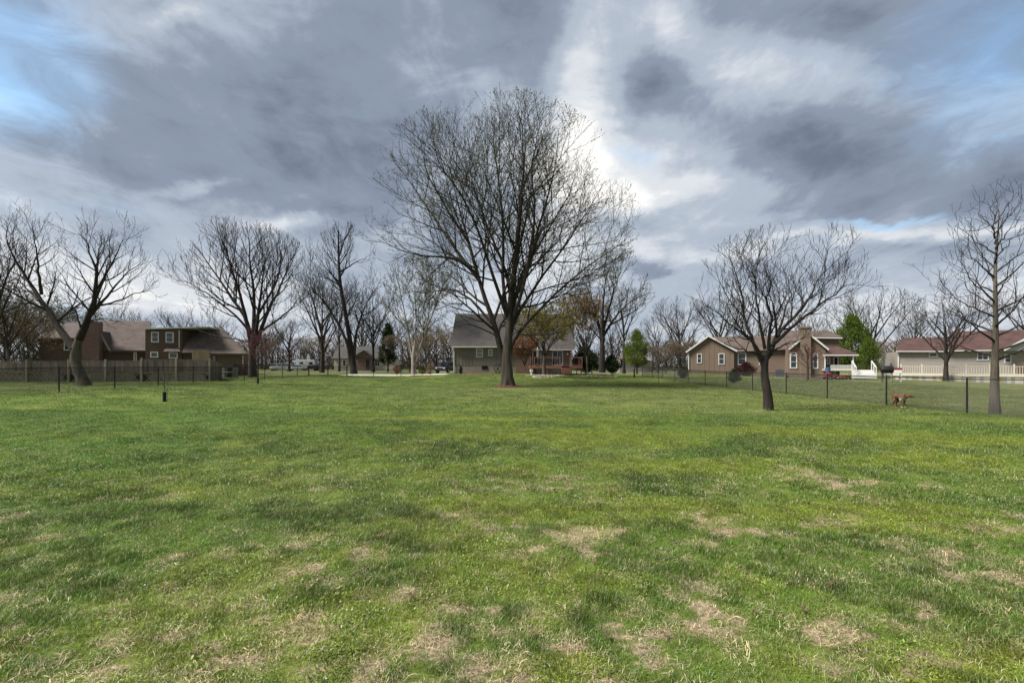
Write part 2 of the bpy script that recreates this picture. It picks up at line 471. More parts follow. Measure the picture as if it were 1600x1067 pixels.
# ------------------------------------------------------------------ ground
def ell(x, y, cx, cy, rx, ry, soft=.5):
    d = np.sqrt(((x - cx) / rx) ** 2 + ((y - cy) / ry) ** 2)
    return 1 - sstep(1 - soft, 1 + soft, d)
def gpix(px, py):
    X, Y, Z = spot(px, py); return X, Y
DRY_SPOTS = [(735, 960, .42, .22), (690, 1005, .50, .22), (760, 1040, .35, .25), (1000, 1000, .22, .15), (1090, 1003, .26, .14), (1290, 1040, .22, .13), (890, 748, .5, .25),
    (1275, 748, .8, .35), (1325, 755, .6, .22), (1235, 737, .45, .2), (1140, 830, .5, .25), (1450, 865, .45, .22), (1500, 885, .5, .2), (1560, 905, .7, .2), (1585, 832, .4, .16), (1500, 825, .4, .16),
    (310, 870, .35, .12), (470, 900, .4, .15), (370, 945, .35, .1), (620, 935, .3, .14), (330, 1045, .5, .12), (560, 1055, .5, .15), (150, 1055, .4, .1), (860, 960, .2, .1), (930, 830, .5, .2), (940, 790, .35, .2),
    (590, 870, .35, .1), (1100, 930, .25, .1), (1040, 900, .25, .1), (650, 690, .8, .3), (850, 1010, .2, .1), (1320, 1000, .25, .1), (660, 1040, .35, .2)]
YEL_SPOTS = [(1060, 800, 1.1, .45), (1300, 800, 1.5, .42), (1390, 820, .9, .3), (1080, 730, 1.5, .6), (870, 680, 3.0, .8), (980, 690, 1.6, .7), (1240, 675, 1.8, .5), (1330, 680, 2., .5), (1450, 720, 1.6, .6), (720, 655, 5, .5),
    (560, 965, .5, .25), (1500, 1030, .5, .25), (880, 1050, .35, .15), (1530, 690, 2, .6), (820, 800, .6, .3), (720, 790, .7, .3)]
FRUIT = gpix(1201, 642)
_dry = [(*gpix(a, b), c, d) for a, b, c, d in DRY_SPOTS]
_yel = [(*gpix(a, b), c, d) for a, b, c, d in YEL_SPOTS]
def dryness(x, y):
    wx = x + .5 * (fbm(x, y, 2.2, 3) - .5); wy = y + .5 * (fbm(x + 40, y, 2.2, 3) - .5)
    r = np.zeros_like(x)
    for a, b, c, d in _dry: r = np.maximum(r, ell(wx, wy, a, b, c * (.78 if b < 5.5 else .5), d * .85, .7))
    n = fbm(x + 5, y + 2, 1.6, 4)
    near = 1 - sstep(4.0, 7.5, y)
    r = np.maximum(r, sstep(.57, .72, n) * (.06 + .85 * near) * (1 - sstep(11, 15, y)))
    r = np.maximum(r, .9 * near * sstep(.52, .66, fbm(x * 1.0 + 31, y * 1.3, 3.4, 3)) * sstep(3.6, 2.6, y))
    r = np.maximum(r, .8 * ell(wx, wy, FRUIT[0], FRUIT[1], .55, .4, .5))  # worn soil round the fruit tree, its colour also standing in for contact shade
    return np.clip(r * np.clip(4.5 * fbm(x, y, 7.5, 3) - 1.65, 0, 1.2) * np.clip(5 * fbm(x + 3, y + 8, 15.0, 2) - 1.55, 0, 1.25), 0, 1)
def yellowness(x, y):
    wx = x + .9 * (fbm(x + 11, y, 1.4, 3) - .5); wy = y + .7 * (fbm(x + 60, y, 1.4, 3) - .5)
    r = np.zeros_like(x)
    for a, b, c, d in _yel: r = np.maximum(r, ell(wx, wy, a, b, c, d, .6))
    r = np.maximum(r, .6 * sstep(.55, .72, fbm(x + 80, y + 3, .9, 3)))
    return np.clip(r, 0, 1)
def darkness(x, y):                                         # lusher, darker clumps of fescue
    return sstep(.46, .66, fbm(x + 200, y + 14, 1.1, 4)) * (.55 + .45 * ell(x, y, 1.0, 10, 7, 6, .5))
def neighbour(x, y):                                        # thinner, browner turf beyond the fences
    r = np.maximum(sstep(15.4, 16.4, x), sstep(-21.6, -22.6, x))
    r = np.maximum(r, .55 * ell(x, y, 11, 26, 12, 11, .5))
    r = np.maximum(r, .5 * ell(x, y, 2, 29, 9, 7, .5))
    return np.clip(r * (.6 + .8 * fbm(x, y, .35, 3)), 0, 1)

def build_ground():
    ys = [-40, -20, -10, -5, -2.5, -1, 0, .6, 1.1, 1.5]
    y = 1.8
    while y < 900: ys.append(y); y += max(.045, .019 * y)
    xs = list(np.arange(-11, 11.01, .14)); x = 11.14
    while x < 900:
        xs.append(x); xs.insert(0, -x); x += max(.2, .035 * x)
    xs = np.array(sorted(xs)); ys = np.array(ys)
    X, Y = np.meshgrid(xs, ys)
    Z = g(X, Y) + .02 * (fbm(X, Y, 2.2, 3) - .5) * (Y < 40)
    V = np.stack([X, Y, Z], -1).reshape(-1, 3)
    ny, nx = X.shape
    i = np.arange(ny * nx).reshape(ny, nx)
    Q = np.stack([i[:-1, :-1], i[:-1, 1:], i[1:, 1:], i[1:, :-1]], -1).reshape(-1, 4)
    me = np_mesh('lawn_ground', V, [Q], None, True)
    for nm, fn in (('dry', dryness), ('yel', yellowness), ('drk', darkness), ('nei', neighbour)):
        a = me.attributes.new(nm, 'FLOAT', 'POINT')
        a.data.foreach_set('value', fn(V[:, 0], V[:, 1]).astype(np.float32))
    m = bpy.data.materials.new('lawn soil and turf'); m.use_nodes = True
    nt = m.node_tree; N, L = nt.nodes, nt.links; b = N['Principled BSDF']; b.inputs['Roughness'].default_value = 1.0
    b.inputs['Specular IOR Level'].default_value = .1
    tc = N.new('ShaderNodeTexCoord')
    def att(n):
        a = N.new('ShaderNodeAttribute'); a.attribute_name = n; return a.outputs['Fac']
    def noi(s, d=5, st=(1, 1, 1)):
        mp = N.new('ShaderNodeMapping'); mp.inputs['Scale'].default_value = st; L.new(tc.outputs['Object'], mp.inputs[0])
        n = N.new('ShaderNodeTexNoise'); n.inputs['Scale'].default_value = s; n.inputs['Detail'].default_value = d; n.inputs['Roughness'].default_value = .65
        L.new(mp.outputs[0], n.inputs['Vector']); return n.outputs[0]
    def mix(f, a, b_, bt='MIX'):
        x = N.new('ShaderNodeMixRGB'); x.blend_type = bt
        for k, v in ((0, f), (1, a), (2, b_)):
            if isinstance(v, (int, float)): x.inputs[k].default_value = v
            elif isinstance(v, tuple): x.inputs[k].default_value = (*v, 1)
            else: L.new(v, x.inputs[k])
        return x.outputs[0]
    def ramp(v, a, b_):
        x = N.new('ShaderNodeMapRange'); x.interpolation_type = 'SMOOTHSTEP'; L.new(v, x.inputs[0]); x.inputs[1].default_value = a; x.inputs[2].default_value = b_
        return x.outputs[0]
    c = mix(ramp(noi(7), .3, .7), (.065, .100, .014), (.120, .165, .026))
    c = mix(ramp(noi(.55, 6), .35, .7), c, (.10, .125, .032))
    c = mix(att('drk'), c, (.055, .082, .018))
    c = mix(att('yel'), c, (.17, .19, .045))
    c = mix(ramp(noi(26, 4), .52, .75), c, (.14, .135, .055))
    c = mix(att('nei'), c, mix(ramp(noi(1.3, 6, (.35, 1, 1)), .35, .7), (.10, .125, .034), (.165, .160, .070)))
    # mower passes
    wv = N.new('ShaderNodeTexWave'); wv.inputs['Scale'].default_value = .28; wv.inputs['Distortion'].default_value = 2.2; wv.inputs['Detail'].default_value = 3
    wm = N.new('ShaderNodeMapping'); wm.inputs['Rotation'].default_value = (0, 0, math.radians(62)); L.new(tc.outputs['Object'], wm.inputs[0]); L.new(wm.outputs[0], wv.inputs['Vector'])
    c = mix(.16, c, mix(wv.outputs[1], (.55, .62, .5), (1.35, 1.3, 1.3)), 'MULTIPLY')
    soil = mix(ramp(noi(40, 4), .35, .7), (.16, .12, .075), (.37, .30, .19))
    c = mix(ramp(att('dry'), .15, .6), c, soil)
    L.new(c, b.inputs['Base Color'])
    bp = N.new('ShaderNodeBump'); bp.inputs['Strength'].default_value = .7; bp.inputs['Distance'].default_value = .05
    L.new(noi(14, 6), bp.inputs['Height']); L.new(bp.outputs[0], b.inputs['Normal'])
    me.materials.append(m)
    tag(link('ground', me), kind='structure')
build_ground()

# ------------------------------------------------------------------ grass, dead stems and weeds on the lawn
def grass_mat(name, trans, rough=.6):
    m = bpy.data.materials.new(name); m.use_nodes = True
    nt = m.node_tree; N, L = nt.nodes, nt.links; N.clear()
    out = N.new('ShaderNodeOutputMaterial'); df = N.new('ShaderNodeBsdfDiffuse'); tr = N.new('ShaderNodeBsdfTranslucent'); mx = N.new('ShaderNodeMixShader')
    gl = N.new('ShaderNodeBsdfGlossy'); gl.inputs['Roughness'].default_value = .45; gl.inputs[0].default_value = (.9, .95, .9, 1)
    m2 = N.new('ShaderNodeMixShader'); m2.inputs[0].default_value = .035
    mx.inputs[0].default_value = trans
    at = N.new('ShaderNodeAttribute'); at.attribute_type = 'INSTANCER'; at.attribute_name = 'tint'
    bv = N.new('ShaderNodeAttribute'); bv.attribute_name = 'blade'
    hv = N.new('ShaderNodeHueSaturation'); L.new(at.outputs['Color'], hv.inputs['Color'])
    mr = N.new('ShaderNodeMapRange'); L.new(bv.outputs['Fac'], mr.inputs[0]); mr.inputs[3].default_value = .50; mr.inputs[4].default_value = 1.60
    L.new(mr.outputs[0], hv.inputs['Value'])
    # some blades are dead
    ls = N.new('ShaderNodeMath'); ls.operation = 'GREATER_THAN'; ls.inputs[1].default_value = .93; L.new(bv.outputs['Fac'], ls.inputs[0])
    dm = N.new('ShaderNodeMixRGB'); L.new(ls.outputs[0], dm.inputs[0]); L.new(hv.outputs[0], dm.inputs[1]); dm.inputs[2].default_value = (.42, .36, .21, 1)
    for s in (df, tr): L.new(dm.outputs[0], s.inputs[0])
    L.new(df.outputs[0], mx.inputs[1]); L.new(tr.outputs[0], mx.inputs[2])
    L.new(mx.outputs[0], m2.inputs[1]); L.new(gl.outputs[0], m2.inputs[2]); L.new(m2.outputs[0], out.inputs[0])
    return m
GRASS = grass_mat('grass blade', .38)
STRAW = grass_mat('dead grass stem', .12)
WEED = grass_mat('weed leaf', .35)

def tuft(rng, name, n, R, h0, h1, wid, lean, mat, flat=False):
    a = rng.random(n) * 6.283; r = R * np.sqrt(rng.random(n))
    bx = np.stack([r * np.cos(a), r * np.sin(a), np.zeros(n) - .004], -1)
    h = h0 + (h1 - h0) * rng.random(n) ** 1.4
    la = rng.random(n) * 6.283
    ln = lean * (.35 + .9 * rng.random(n))
    ld = np.stack([np.cos(la), np.sin(la), np.zeros(n)], -1)
    sd = np.stack([-np.sin(la + .8 * rng.standard_normal(n)), np.cos(la + .8 * rng.standard_normal(n)), np.zeros(n)], -1)
    w = (wid * (.6 + .8 * rng.random(n)))[:, None]
    up = np.array([0, 0, 1.0])
    hh = h[:, None]; l = ln[:, None]
    if flat:
        mid = bx + ld * hh * .5 + up * (.006 + .022 * rng.random(n))[:, None]; tip = bx + ld * hh + up * (.004 + .02 * rng.random(n))[:, None] + sd * hh * .2 * rng.standard_normal(n)[:, None]
        bx = bx + up * (.004 + .012 * rng.random(n))[:, None]
    else:
        mid = bx + up * hh * .6 + ld * hh * l * .32; tip = bx + up * hh * (1 - .28 * l) + ld * hh * l
    v = np.stack([bx - sd * w, bx + sd * w, mid + sd * w * .8, mid - sd * w * .8, tip], 1).reshape(-1, 3)
    k = np.arange(n)[:, None] * 5
    me = np_mesh(name, v, [k + np.array([[0, 1, 2, 3]]), k + np.array([[3, 2, 4]])], mat)
    at = me.attributes.new('blade', 'FLOAT', 'POINT'); at.data.foreach_set('value', np.repeat(rng.random(n), 5).astype(np.float32))
    return me
def weed(rng, name, n, R, hmax, ls, mat):
    a = rng.random(n) * 6.283; r = R * np.sqrt(rng.random(n))
    c = np.stack([r * np.cos(a), r * np.sin(a), hmax * (.15 + .85 * rng.random(n)) * (1 - .5 * (r / R) ** 2)], -1)
    la = rng.random(n) * 6.283; d = np.stack([np.cos(la), np.sin(la), .5 * rng.standard_normal(n)], -1); s = np.stack([-np.sin(la), np.cos(la), .4 * rng.standard_normal(n)], -1)
    q = (ls * (.6 + .8 * rng.random(n)))[:, None]
    v = np.stack([c - d * q, c + s * q * .6, c + d * q, c - s * q * .6], 1).reshape(-1, 3)
    k = np.arange(n)[:, None] * 4
    me = np_mesh(name, v, [k + np.array([[0, 1, 2, 3]])], mat)
    at = me.attributes.new('blade', 'FLOAT', 'POINT'); at.data.foreach_set('value', (np.repeat(rng.random(n), 4) * .88).astype(np.float32))
    return me

def scatter(name, meshes, P, rot, sca, tint, var, label):
    me = bpy.data.meshes.new(name)
    me.vertices.add(len(P)); me.vertices.foreach_set('co', P.astype(np.float32).ravel())
    def at(n, t, v, f):
        a = me.attributes.new(n, t, 'POINT'); a.data.foreach_set(f, np.asarray(v, np.int32 if t == 'INT' else np.float32).ravel())
    at('rot', 'FLOAT_VECTOR', rot, 'vector'); at('sca', 'FLOAT_VECTOR', sca, 'vector'); at('vari', 'INT', var, 'value')
    at('tint', 'FLOAT_COLOR', np.concatenate([tint, np.ones((len(tint), 1))], 1), 'color')
    o = link(name, me)
    col = bpy.data.collections.new(name + ' clumps')
    for i, t in enumerate(meshes):
        c = bpy.data.objects.new('%s_%02d' % (name, i), t); col.objects.link(c)
    ng = bpy.data.node_groups.new(name, 'GeometryNodeTree')
    ng.interface.new_socket('Geometry', in_out='INPUT', socket_type='NodeSocketGeometry'); ng.interface.new_socket('Geometry', in_out='OUTPUT', socket_type='NodeSocketGeometry')
    N, L = ng.nodes, ng.links
    gi = N.new('NodeGroupInput'); go = N.new('NodeGroupOutput'); ip = N.new('GeometryNodeInstanceOnPoints'); ci = N.new('GeometryNodeCollectionInfo')
    ci.inputs['Collection'].default_value = col; ci.inputs['Separate Children'].default_value = True; ci.inputs['Reset Children'].default_value = True
    def na(n, t):
        a = N.new('GeometryNodeInputNamedAttribute'); a.data_type = t; a.inputs[0].default_value = n; return a.outputs[0]
    L.new(gi.outputs[0], ip.inputs['Points']); L.new(ci.outputs[0], ip.inputs['Instance']); ip.inputs['Pick Instance'].default_value = True
    L.new(na('vari', 'INT'), ip.inputs['Instance Index'])
    L.new(na('rot', 'FLOAT_VECTOR'), ip.inputs['Rotation']); L.new(na('sca', 'FLOAT_VECTOR'), ip.inputs['Scale'])
    L.new(ip.outputs[0], go.inputs[0])
    md = o.modifiers.new('scatter', 'NODES'); md.node_group = ng
    tag(o, label, 'grass', kind='stuff')
    return o

def wedge(rng, y0, y1, dens, xlim=(-60, 60), margin=2.4):
    k = 1.14
    A = k * (y1 ** 2 - y0 ** 2) + 2 * margin * (y1 - y0)
    n = int(A * dens)
    y = np.sqrt(rng.random(n) * (y1 ** 2 - y0 ** 2) + y0 ** 2); x = (rng.random(n) * 2 - 1) * (k * y + margin)
    m = (x > xlim[0]) & (x < xlim[1])
    return x[m], y[m]

def blend(a, b, f): return a * (1 - f[:, None]) + np.asarray(b) * f[:, None]
def lawn_tint(rng, x, y):
    n = len(x)
    c = np.tile(np.array([.110, .200, .015]), (n, 1))
    c = blend(c, (.150, .225, .030), sstep(.4, .65, fbm(x + 7, y, .45, 3)))
    c = blend(c, (.046, .108, .008), darkness(x, y) * .5)
    c = blend(c, (.240, .295, .026), yellowness(x, y) * .95)
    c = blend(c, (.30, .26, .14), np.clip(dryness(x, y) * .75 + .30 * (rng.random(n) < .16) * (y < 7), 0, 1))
    c = blend(c, (.155, .175, .050), neighbour(x, y) * .65)
    c = blend(c, (.098, .225, .032), .45 * sstep(-3, -9, x) * sstep(3, 8, y))
    c = blend(c, (.098, .130, .026), .55 * sstep(14, 24, y))
    st = np.sin((x * .47 + y * .88) * 1.75 + 2.5 * fbm(x, y, .2, 2))
    c = c * (1 - .34 * sstep(.5, .68, fbm(x + 120, y + 77, 4.6, 2)) * (1 - .6 * sstep(7, 14, y)))[:, None]
    c = c * (1 + .11 * st * sstep(8, 14, y))[:, None]
    return c * (.78 + .44 * rng.random((n, 1))) * (1 + .12 * rng.standard_normal((n, 3)) * .5)

def build_grass():
    rng = np.random.default_rng(21)
    def common(x, y, hs):
        n = len(x); z = g(x, y) + .02 * (fbm(x, y, 2.2, 3) - .5)
        P = np.stack([x, y, z], -1); rot = np.zeros((n, 3)); rot[:, 2] = rng.random(n) * 6.283
        rot[:, 0] = .12 * rng.standard_normal(n); rot[:, 1] = .12 * rng.standard_normal(n)
        return P, rot
    TA = [tuft(rng, 'grass_a%d' % i, 40, .065, .018, .058, .0013, .95, GRASS) for i in range(6)]
    TB = [tuft(rng, 'grass_b%d' % i, 85, .16, .016, .048, .0026, .9, GRASS) for i in range(5)]
    TC = [tuft(rng, 'grass_c%d' % i, 150, .50, .014, .04, .0075, .8, GRASS) for i in range(4)]
    for nm, T, y0, y1, dens, smin, lab in (('near_grass', TA, 1.6, 5.4, 520, .55, 'short spring grass of the lawn in the foreground'), ('middle_grass', TB, 5.2, 15.5, 105, .6, 'short green grass across the middle of the lawn'), ('distant_grass', TC, 15.2, 52, 8.0, .6, 'mown grass of the lawn back towards the house')):
        x, y = wedge(rng, y0, y1, dens, (-40, 34))
        d = dryness(x, y)
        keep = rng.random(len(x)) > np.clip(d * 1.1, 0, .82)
        keep &= ~((x > -18) & (x < -7) & (y > 46.5)) if nm == 'distant_grass' else True
        keep &= ~((np.hypot(x + .25, y - 31.4) < 1.5))
        x, y = x[keep], y[keep]
        P, rot = common(x, y, 1)
        hs = (.62 + .38 * darkness(x, y) + .55 * sstep(.5, .68, fbm(x + 120, y + 77, 4.6, 2)) + .35 * (fbm(x, y, 3.0, 2) - .4)) * (1 - .35 * dryness(x, y)) * (.8 + .4 * rng.random(len(x)))
        hs *= (1 - .35 * neighbour(x, y))
        sca = np.stack([np.ones(len(x)) * (.85 + .3 * rng.random(len(x)))] * 2 + [np.clip(hs, .3, 1.7)], -1)
        scatter(nm, T, P, rot, sca, lawn_tint(rng, x, y), rng.integers(0, len(T), len(x)), lab)
    # dead stems
    TS = [tuft(rng, 'straw_%d' % i, 50, .08, .014, .065, .0010, .8, STRAW, True) for i in range(5)]
    x, y = wedge(rng, 1.6, 9.0, 170)
    d = dryness(x, y)
    keep = rng.random(len(x)) < np.clip(.03 + 1.3 * d + .20 * (1 - sstep(2.6, 6, y)), 0, 1)
    x, y = x[keep], y[keep]; n = len(x)
    P, rot = common(x, y, 1); P[:, 2] += .004
    t = np.array([.45, .37, .225]) * (.65 + .7 * rng.random((n, 1))) * (1 + .05 * rng.standard_normal((n, 3)))
    scatter('dead_grass', TS, P, rot, np.stack([.8 + .5 * rng.random(n)] * 3, -1), t, rng.integers(0, 5, n), 'straw coloured dead grass lying in bare patches')
    # low weeds
    TW = [weed(rng, 'weed_%d' % i, 130, .11, .035, .0058, WEED) for i in range(4)]
    x, y = wedge(rng, 1.6, 13.0, 90)
    keep = rng.random(len(x)) < np.clip(yellowness(x, y) * 1.1 - .25 + .10 * (y < 4), 0, 1)
    x, y = x[keep], y[keep]; n = len(x)
    P, rot = common(x, y, 1)
    t = np.array([.175, .235, .030]) * (.6 + .7 * rng.random((n, 1))) * (1 + .06 * rng.standard_normal((n, 3)))
    o = scatter('low_weeds', TW, P, rot, np.stack([.8 + .6 * rng.random(n)] * 3, -1), t, rng.integers(0, 4, n), 'yellow green low weeds spreading through the lawn')
    o['category'] = 'weeds'
build_grass()

# ------------------------------------------------------------------ trees
def resample(P, K):
    P = np.asarray(P, float); m = len(P)
    if m == 2: t = np.linspace(0, 1, K + 1)[:, None]; return P[0] * (1 - t) + P[1] * t
    Q = np.vstack([2 * P[0] - P[1], P, 2 * P[-1] - P[-2]])
    u = np.linspace(0, m - 1 - 1e-6, K + 1); i = u.astype(int); f = (u - i)[:, None]
    p0, p1, p2, p3 = Q[i], Q[i + 1], Q[i + 2], Q[i + 3]
    return .5 * ((2 * p1) + (-p0 + p2) * f + (2 * p0 - 5 * p1 + 4 * p2 - p3) * f ** 2 + (-p0 + 3 * p1 - 3 * p2 + p3) * f ** 3)
def unit(v): return v / np.maximum(np.linalg.norm(v, axis=-1, keepdims=True), 1e-9)
def exit_len(p, d, envs):                                    # distance to the crown's outline
    best = np.zeros(len(p))
    for c, r in envs:
        q = (p - c) / r; e = d / r
        A = (e * e).sum(1); B = (q * e).sum(1); C = (q * q).sum(1) - 1
        D = B * B - A * C
        best = np.maximum(best, np.where(D > 0, (-B + np.sqrt(np.maximum(D, 0))) / A, 0))
    return best
def branch(rng, pts, rad, dens, tmin, ang, ratio, K, wander, trop, envs, rtip, minlen, maxlen=99, tend=1.0, rk=.62, taper=.35, bias=.78):
    N, K1, _ = pts.shape
    seg = np.linalg.norm(np.diff(pts, axis=1), axis=2); Ls = seg.sum(1)
    n = np.maximum(1, np.floor(Ls * (tend - tmin) * dens + rng.random(N)).astype(int))
    idx = np.repeat(np.arange(N), n); first = np.cumsum(n) - n; rank = np.arange(len(idx)) - first[idx]
    t = tmin + (tend - tmin) * ((rank + rng.random(len(idx))) / n[idx]) ** bias
    u = np.clip(t, 0, .9999) * (K1 - 1); k = u.astype(int); f = (u - k)[:, None]
    p = pts[idx, k] * (1 - f) + pts[idx, k + 1] * f
    tan = unit(pts[idx, k + 1] - pts[idx, k])
    r = rad[idx, k] * (1 - f[:, 0]) + rad[idx, k + 1] * f[:, 0]
    ref = np.where(np.abs(tan[:, 2:3]) < .9, np.array([[0, 0, 1.0]]), np.array([[1.0, 0, 0]]))
    a = unit(np.cross(tan, ref)); b = np.cross(tan, a)
    az = rank * 2.4 + idx * 1.7 + rng.normal(0, .5, len(idx))
    th = np.radians(ang[0] + (ang[1] - ang[0]) * rng.random(len(idx)))
    d = tan * np.cos(th)[:, None] + (a * np.cos(az)[:, None] + b * np.sin(az)[:, None]) * np.sin(th)[:, None]
    ln = np.clip(ratio * Ls[idx] * (1 - taper * (t - tmin) / (1 - tmin + 1e-6)) * (.6 + .7 * rng.random(len(idx))), minlen, maxlen)
    if envs is not None:
        ex = exit_len(p, unit(d + np.array([0, 0, trop * 1.5])), envs)
        ln = np.minimum(ln, np.maximum(ex * (.85 + .25 * rng.random(len(idx))), .25 * minlen))
    keep = ln > .3 * minlen
    p, d, ln, r = p[keep], d[keep], ln[keep], r[keep]
    out = [p]; step = (ln / K)[:, None]
    for j in range(K):
        d = unit(d + wander * rng.standard_normal(d.shape) + np.array([0, 0, trop / K * 1.6]))
        p = p + d * step; out.append(p)
    P = np.stack(out, 1)
    r0 = np.minimum(r * rk, .006 + ln * .022)
    r0 = np.maximum(r0, rtip)
    s = np.linspace(0, 1, K + 1)[None]
    R = r0[:, None] * (1 - s) + rtip * s
    return P, R
def tubes(P, R, S, flare=None):
    N, K1, _ = P.shape
    tan = np.empty_like(P); tan[:, 1:-1] = P[:, 2:] - P[:, :-2]; tan[:, 0] = P[:, 1] - P[:, 0]; tan[:, -1] = P[:, -1] - P[:, -2]
    tan = unit(tan)
    mean = unit(P[:, -1] - P[:, 0])[:, None, :]
    ref = np.where(np.abs(mean[..., 2:3]) < .8, np.array([0, 0, 1.0]), np.array([0, 1.0, 0]))
    a = unit(np.cross(tan, np.broadcast_to(ref, tan.shape))); b = np.cross(tan, a)
    th = np.arange(S) * 2 * np.pi / S
    rr = R[..., None] if R.ndim == 2 else R
    V = P[:, :, None, :] + (a[:, :, None, :] * np.cos(th)[None, None, :, None] + b[:, :, None, :] * np.sin(th)[None, None, :, None]) * rr[..., None]
    i = np.arange(N * K1 * S).reshape(N, K1, S)
    j = np.roll(i, -1, axis=2)
    Q = np.stack([i[:, :-1], j[:, :-1], j[:, 1:], i[:, 1:]], -1).reshape(-1, 4)
    return V.reshape(-1, 3), Q
def join_geo(parts):
    vs, qs, k = [], [], 0
    for v, q in parts: vs.append(v); qs.append(q + k); k += len(v)
    return np.concatenate(vs), np.concatenate(qs)
def leaf_quads(rng, P, n, size, spread=.03, t0=.25, elong=1.6):
    N, K1, _ = P.shape
    i = rng.integers(0, N, n); u = (t0 + (1 - t0) * rng.random(n)) * (K1 - 1.001); k = u.astype(int); f = (u - k)[:, None]
    p = P[i, k] * (1 - f) + P[i, k + 1] * f + rng.standard_normal((n, 3)) * spread
    d = unit(rng.standard_normal((n, 3)) + np.array([0, 0, .3])); e = unit(np.cross(d, rng.standard_normal((n, 3))))
    s = (size * (.6 + .8 * rng.random(n)))[:, None]
    V = np.stack([p - d * s * elong * .5, p + e * s * .5, p + d * s * elong * .5, p - e * s * .5], 1).reshape(-1, 3)
    return V, np.arange(4 * n).reshape(n, 4)

# one tree: trunk path and main limbs are given; smaller wood grows from them
def make_tree(name, label, base, trunk, r0, r1, limbs, envs, seed, bark=BARK, twig=TWIG, levels=None, rtip=.006, leaves=None, group=None, flare=1.35, sides=14,
              limb_dens=1.1, limb_ang=(28, 55), ratio=.42, twig_dens=2.6, trop=.35, l1=None, cat='tree', wander=.07, lobes=0, up2=None, lmin=.9, tw=(.35, 1.0), fine=1.2, leader_tmin=.35, reach=.88, tpow=1.0):
    rng = np.random.default_rng(seed)
    base = np.asarray(base, float)
    rtip = max(rtip * .8, base[1] * .00021)
    root = empty(name, base, 0, label, cat, group)
    T = resample(np.asarray(trunk, float) - base, 14)[None]
    s = np.linspace(0, 1, 15)
    R = r1 + (r0 - r1) * (1 - s) ** tpow
    hgt = T[0, :, 2]
    R = R * (1 + (flare - 1) * np.exp(-np.maximum(hgt, 0) / (r0 * 1.5)))
    th = np.arange(sides) * 2 * np.pi / sides
    R2 = R[None, :, None] * np.ones((1, 1, sides))
    if lobes:
        amp = np.exp(-np.maximum(hgt, 0) / (r0 * 1.3))
        R2 = R2 * (1 + amp[None, :, None] * .28 * np.sin(lobes * th + 1)[None, None]) 
        R2 = R2 * (1 + .05 * np.sin(3 * th[None, None] + 5 * s[None, :, None]) + .03 * rng.standard_normal(R2.shape))
    else: R2 = R2 * (1 + .03 * rng.standard_normal(R2.shape))
    v, q = tubes(T, R2, sides)
    v = v.copy(); low = v[:, 2] < .02; v[low, 2] -= .12
    link('trunk', np_mesh('trunk', v, [q], bark, True), root)
    wood = [(T, R[None])]
    Ps, Rs = [], []
    for pl, ra, rb in limbs:
        P = resample(np.asarray(pl, float) - base, 40)[None]
        P = P[:, np.linspace(0, 40 * reach, 13).round().astype(int)]
        P = P + rng.standard_normal(P.shape) * np.linspace(0, 1, 13)[None, :, None] * .06
        rr = (rb * .6 + (ra * .85 - rb * .6) * (1 - np.linspace(0, 1, 13)) ** 1.25)[None]
        v, q = tubes(P, rr, 8)
        link('limb', np_mesh('limb', v, [q], BARK_D if bark is BARK else bark, True), root)
        Ps.append(P); Rs.append(rr)
    geo = []
    if Ps: P1 = np.concatenate(Ps); R1 = np.concatenate(Rs)
    envl = [(np.asarray(c, float) - base, np.asarray(r, float)) for c, r in envs] if envs else None
    grow = []
    if Ps: grow.append(branch(rng, P1, R1, limb_dens, .18, limb_ang, ratio, 7, wander, trop, envl, rtip * 1.3, lmin))
    if l1: grow.append(branch(rng, T, R[None], l1[0], leader_tmin, l1[1], l1[2], 7, wander, trop, envl, rtip * 1.3, lmin, taper=l1[3] if len(l1) > 3 else .6))
    A = np.concatenate([a for a, _ in grow]); Ar = np.concatenate([b for _, b in grow])
    geo.append(tubes(A, Ar, 5))
    B, Br = branch(rng, A, Ar, limb_dens * 1.6, .12, (25, 50), .55, 5, wander * 1.2, trop if up2 is None else up2, envl, rtip * 1.1, lmin * .55)
    geo.append(tubes(B, Br, 4))
    C, Cr = branch(rng, B, Br, twig_dens, .12, (20, 48), .55, 3, wander * 1.3, trop if up2 is None else up2, envl, rtip, tw[0], tw[1])
    geo.append(tubes(C, Cr, 3))
    last = C
    if fine:
        D, Dr = branch(rng, C, Cr, fine, .2, (20, 45), .5, 2, wander * 1.3, trop, envl, rtip * .8, tw[0] * .6, tw[1] * .6)
        geo.append(tubes(D, Dr, 3)); last = np.concatenate([C[:, [0, 1, 3]], D])
    v, q = join_geo(geo)
    cr = link('crown', np_mesh('crown', v, [q], twig, True), root)
    if leaves:
        for (n, size, mt, nm, spread) in leaves:
            v, q = leaf_quads(rng, last, n, size, spread)
            o = link(nm, np_mesh(nm, v, [q], mt), cr); o['kind'] = 'stuff'
    return root, len(A) + len(B) + len(C)
def PL(Y, pts, dy=0.0, y0=0.0):                              # a limb followed along its course; dy = how far it leans away
    n = len(pts)
    return [W(a, b, Y + y0 + dy * i / max(n - 1, 1)) for i, (a, b) in enumerate(pts)]
def EN(Y, cx, cy, rx, ry, rd=None, dy=0):
    k = Y / F
    return (np.array(W(cx, cy, Y + dy)), np.array([rx * k, (rd or rx) * k, ry * k]))

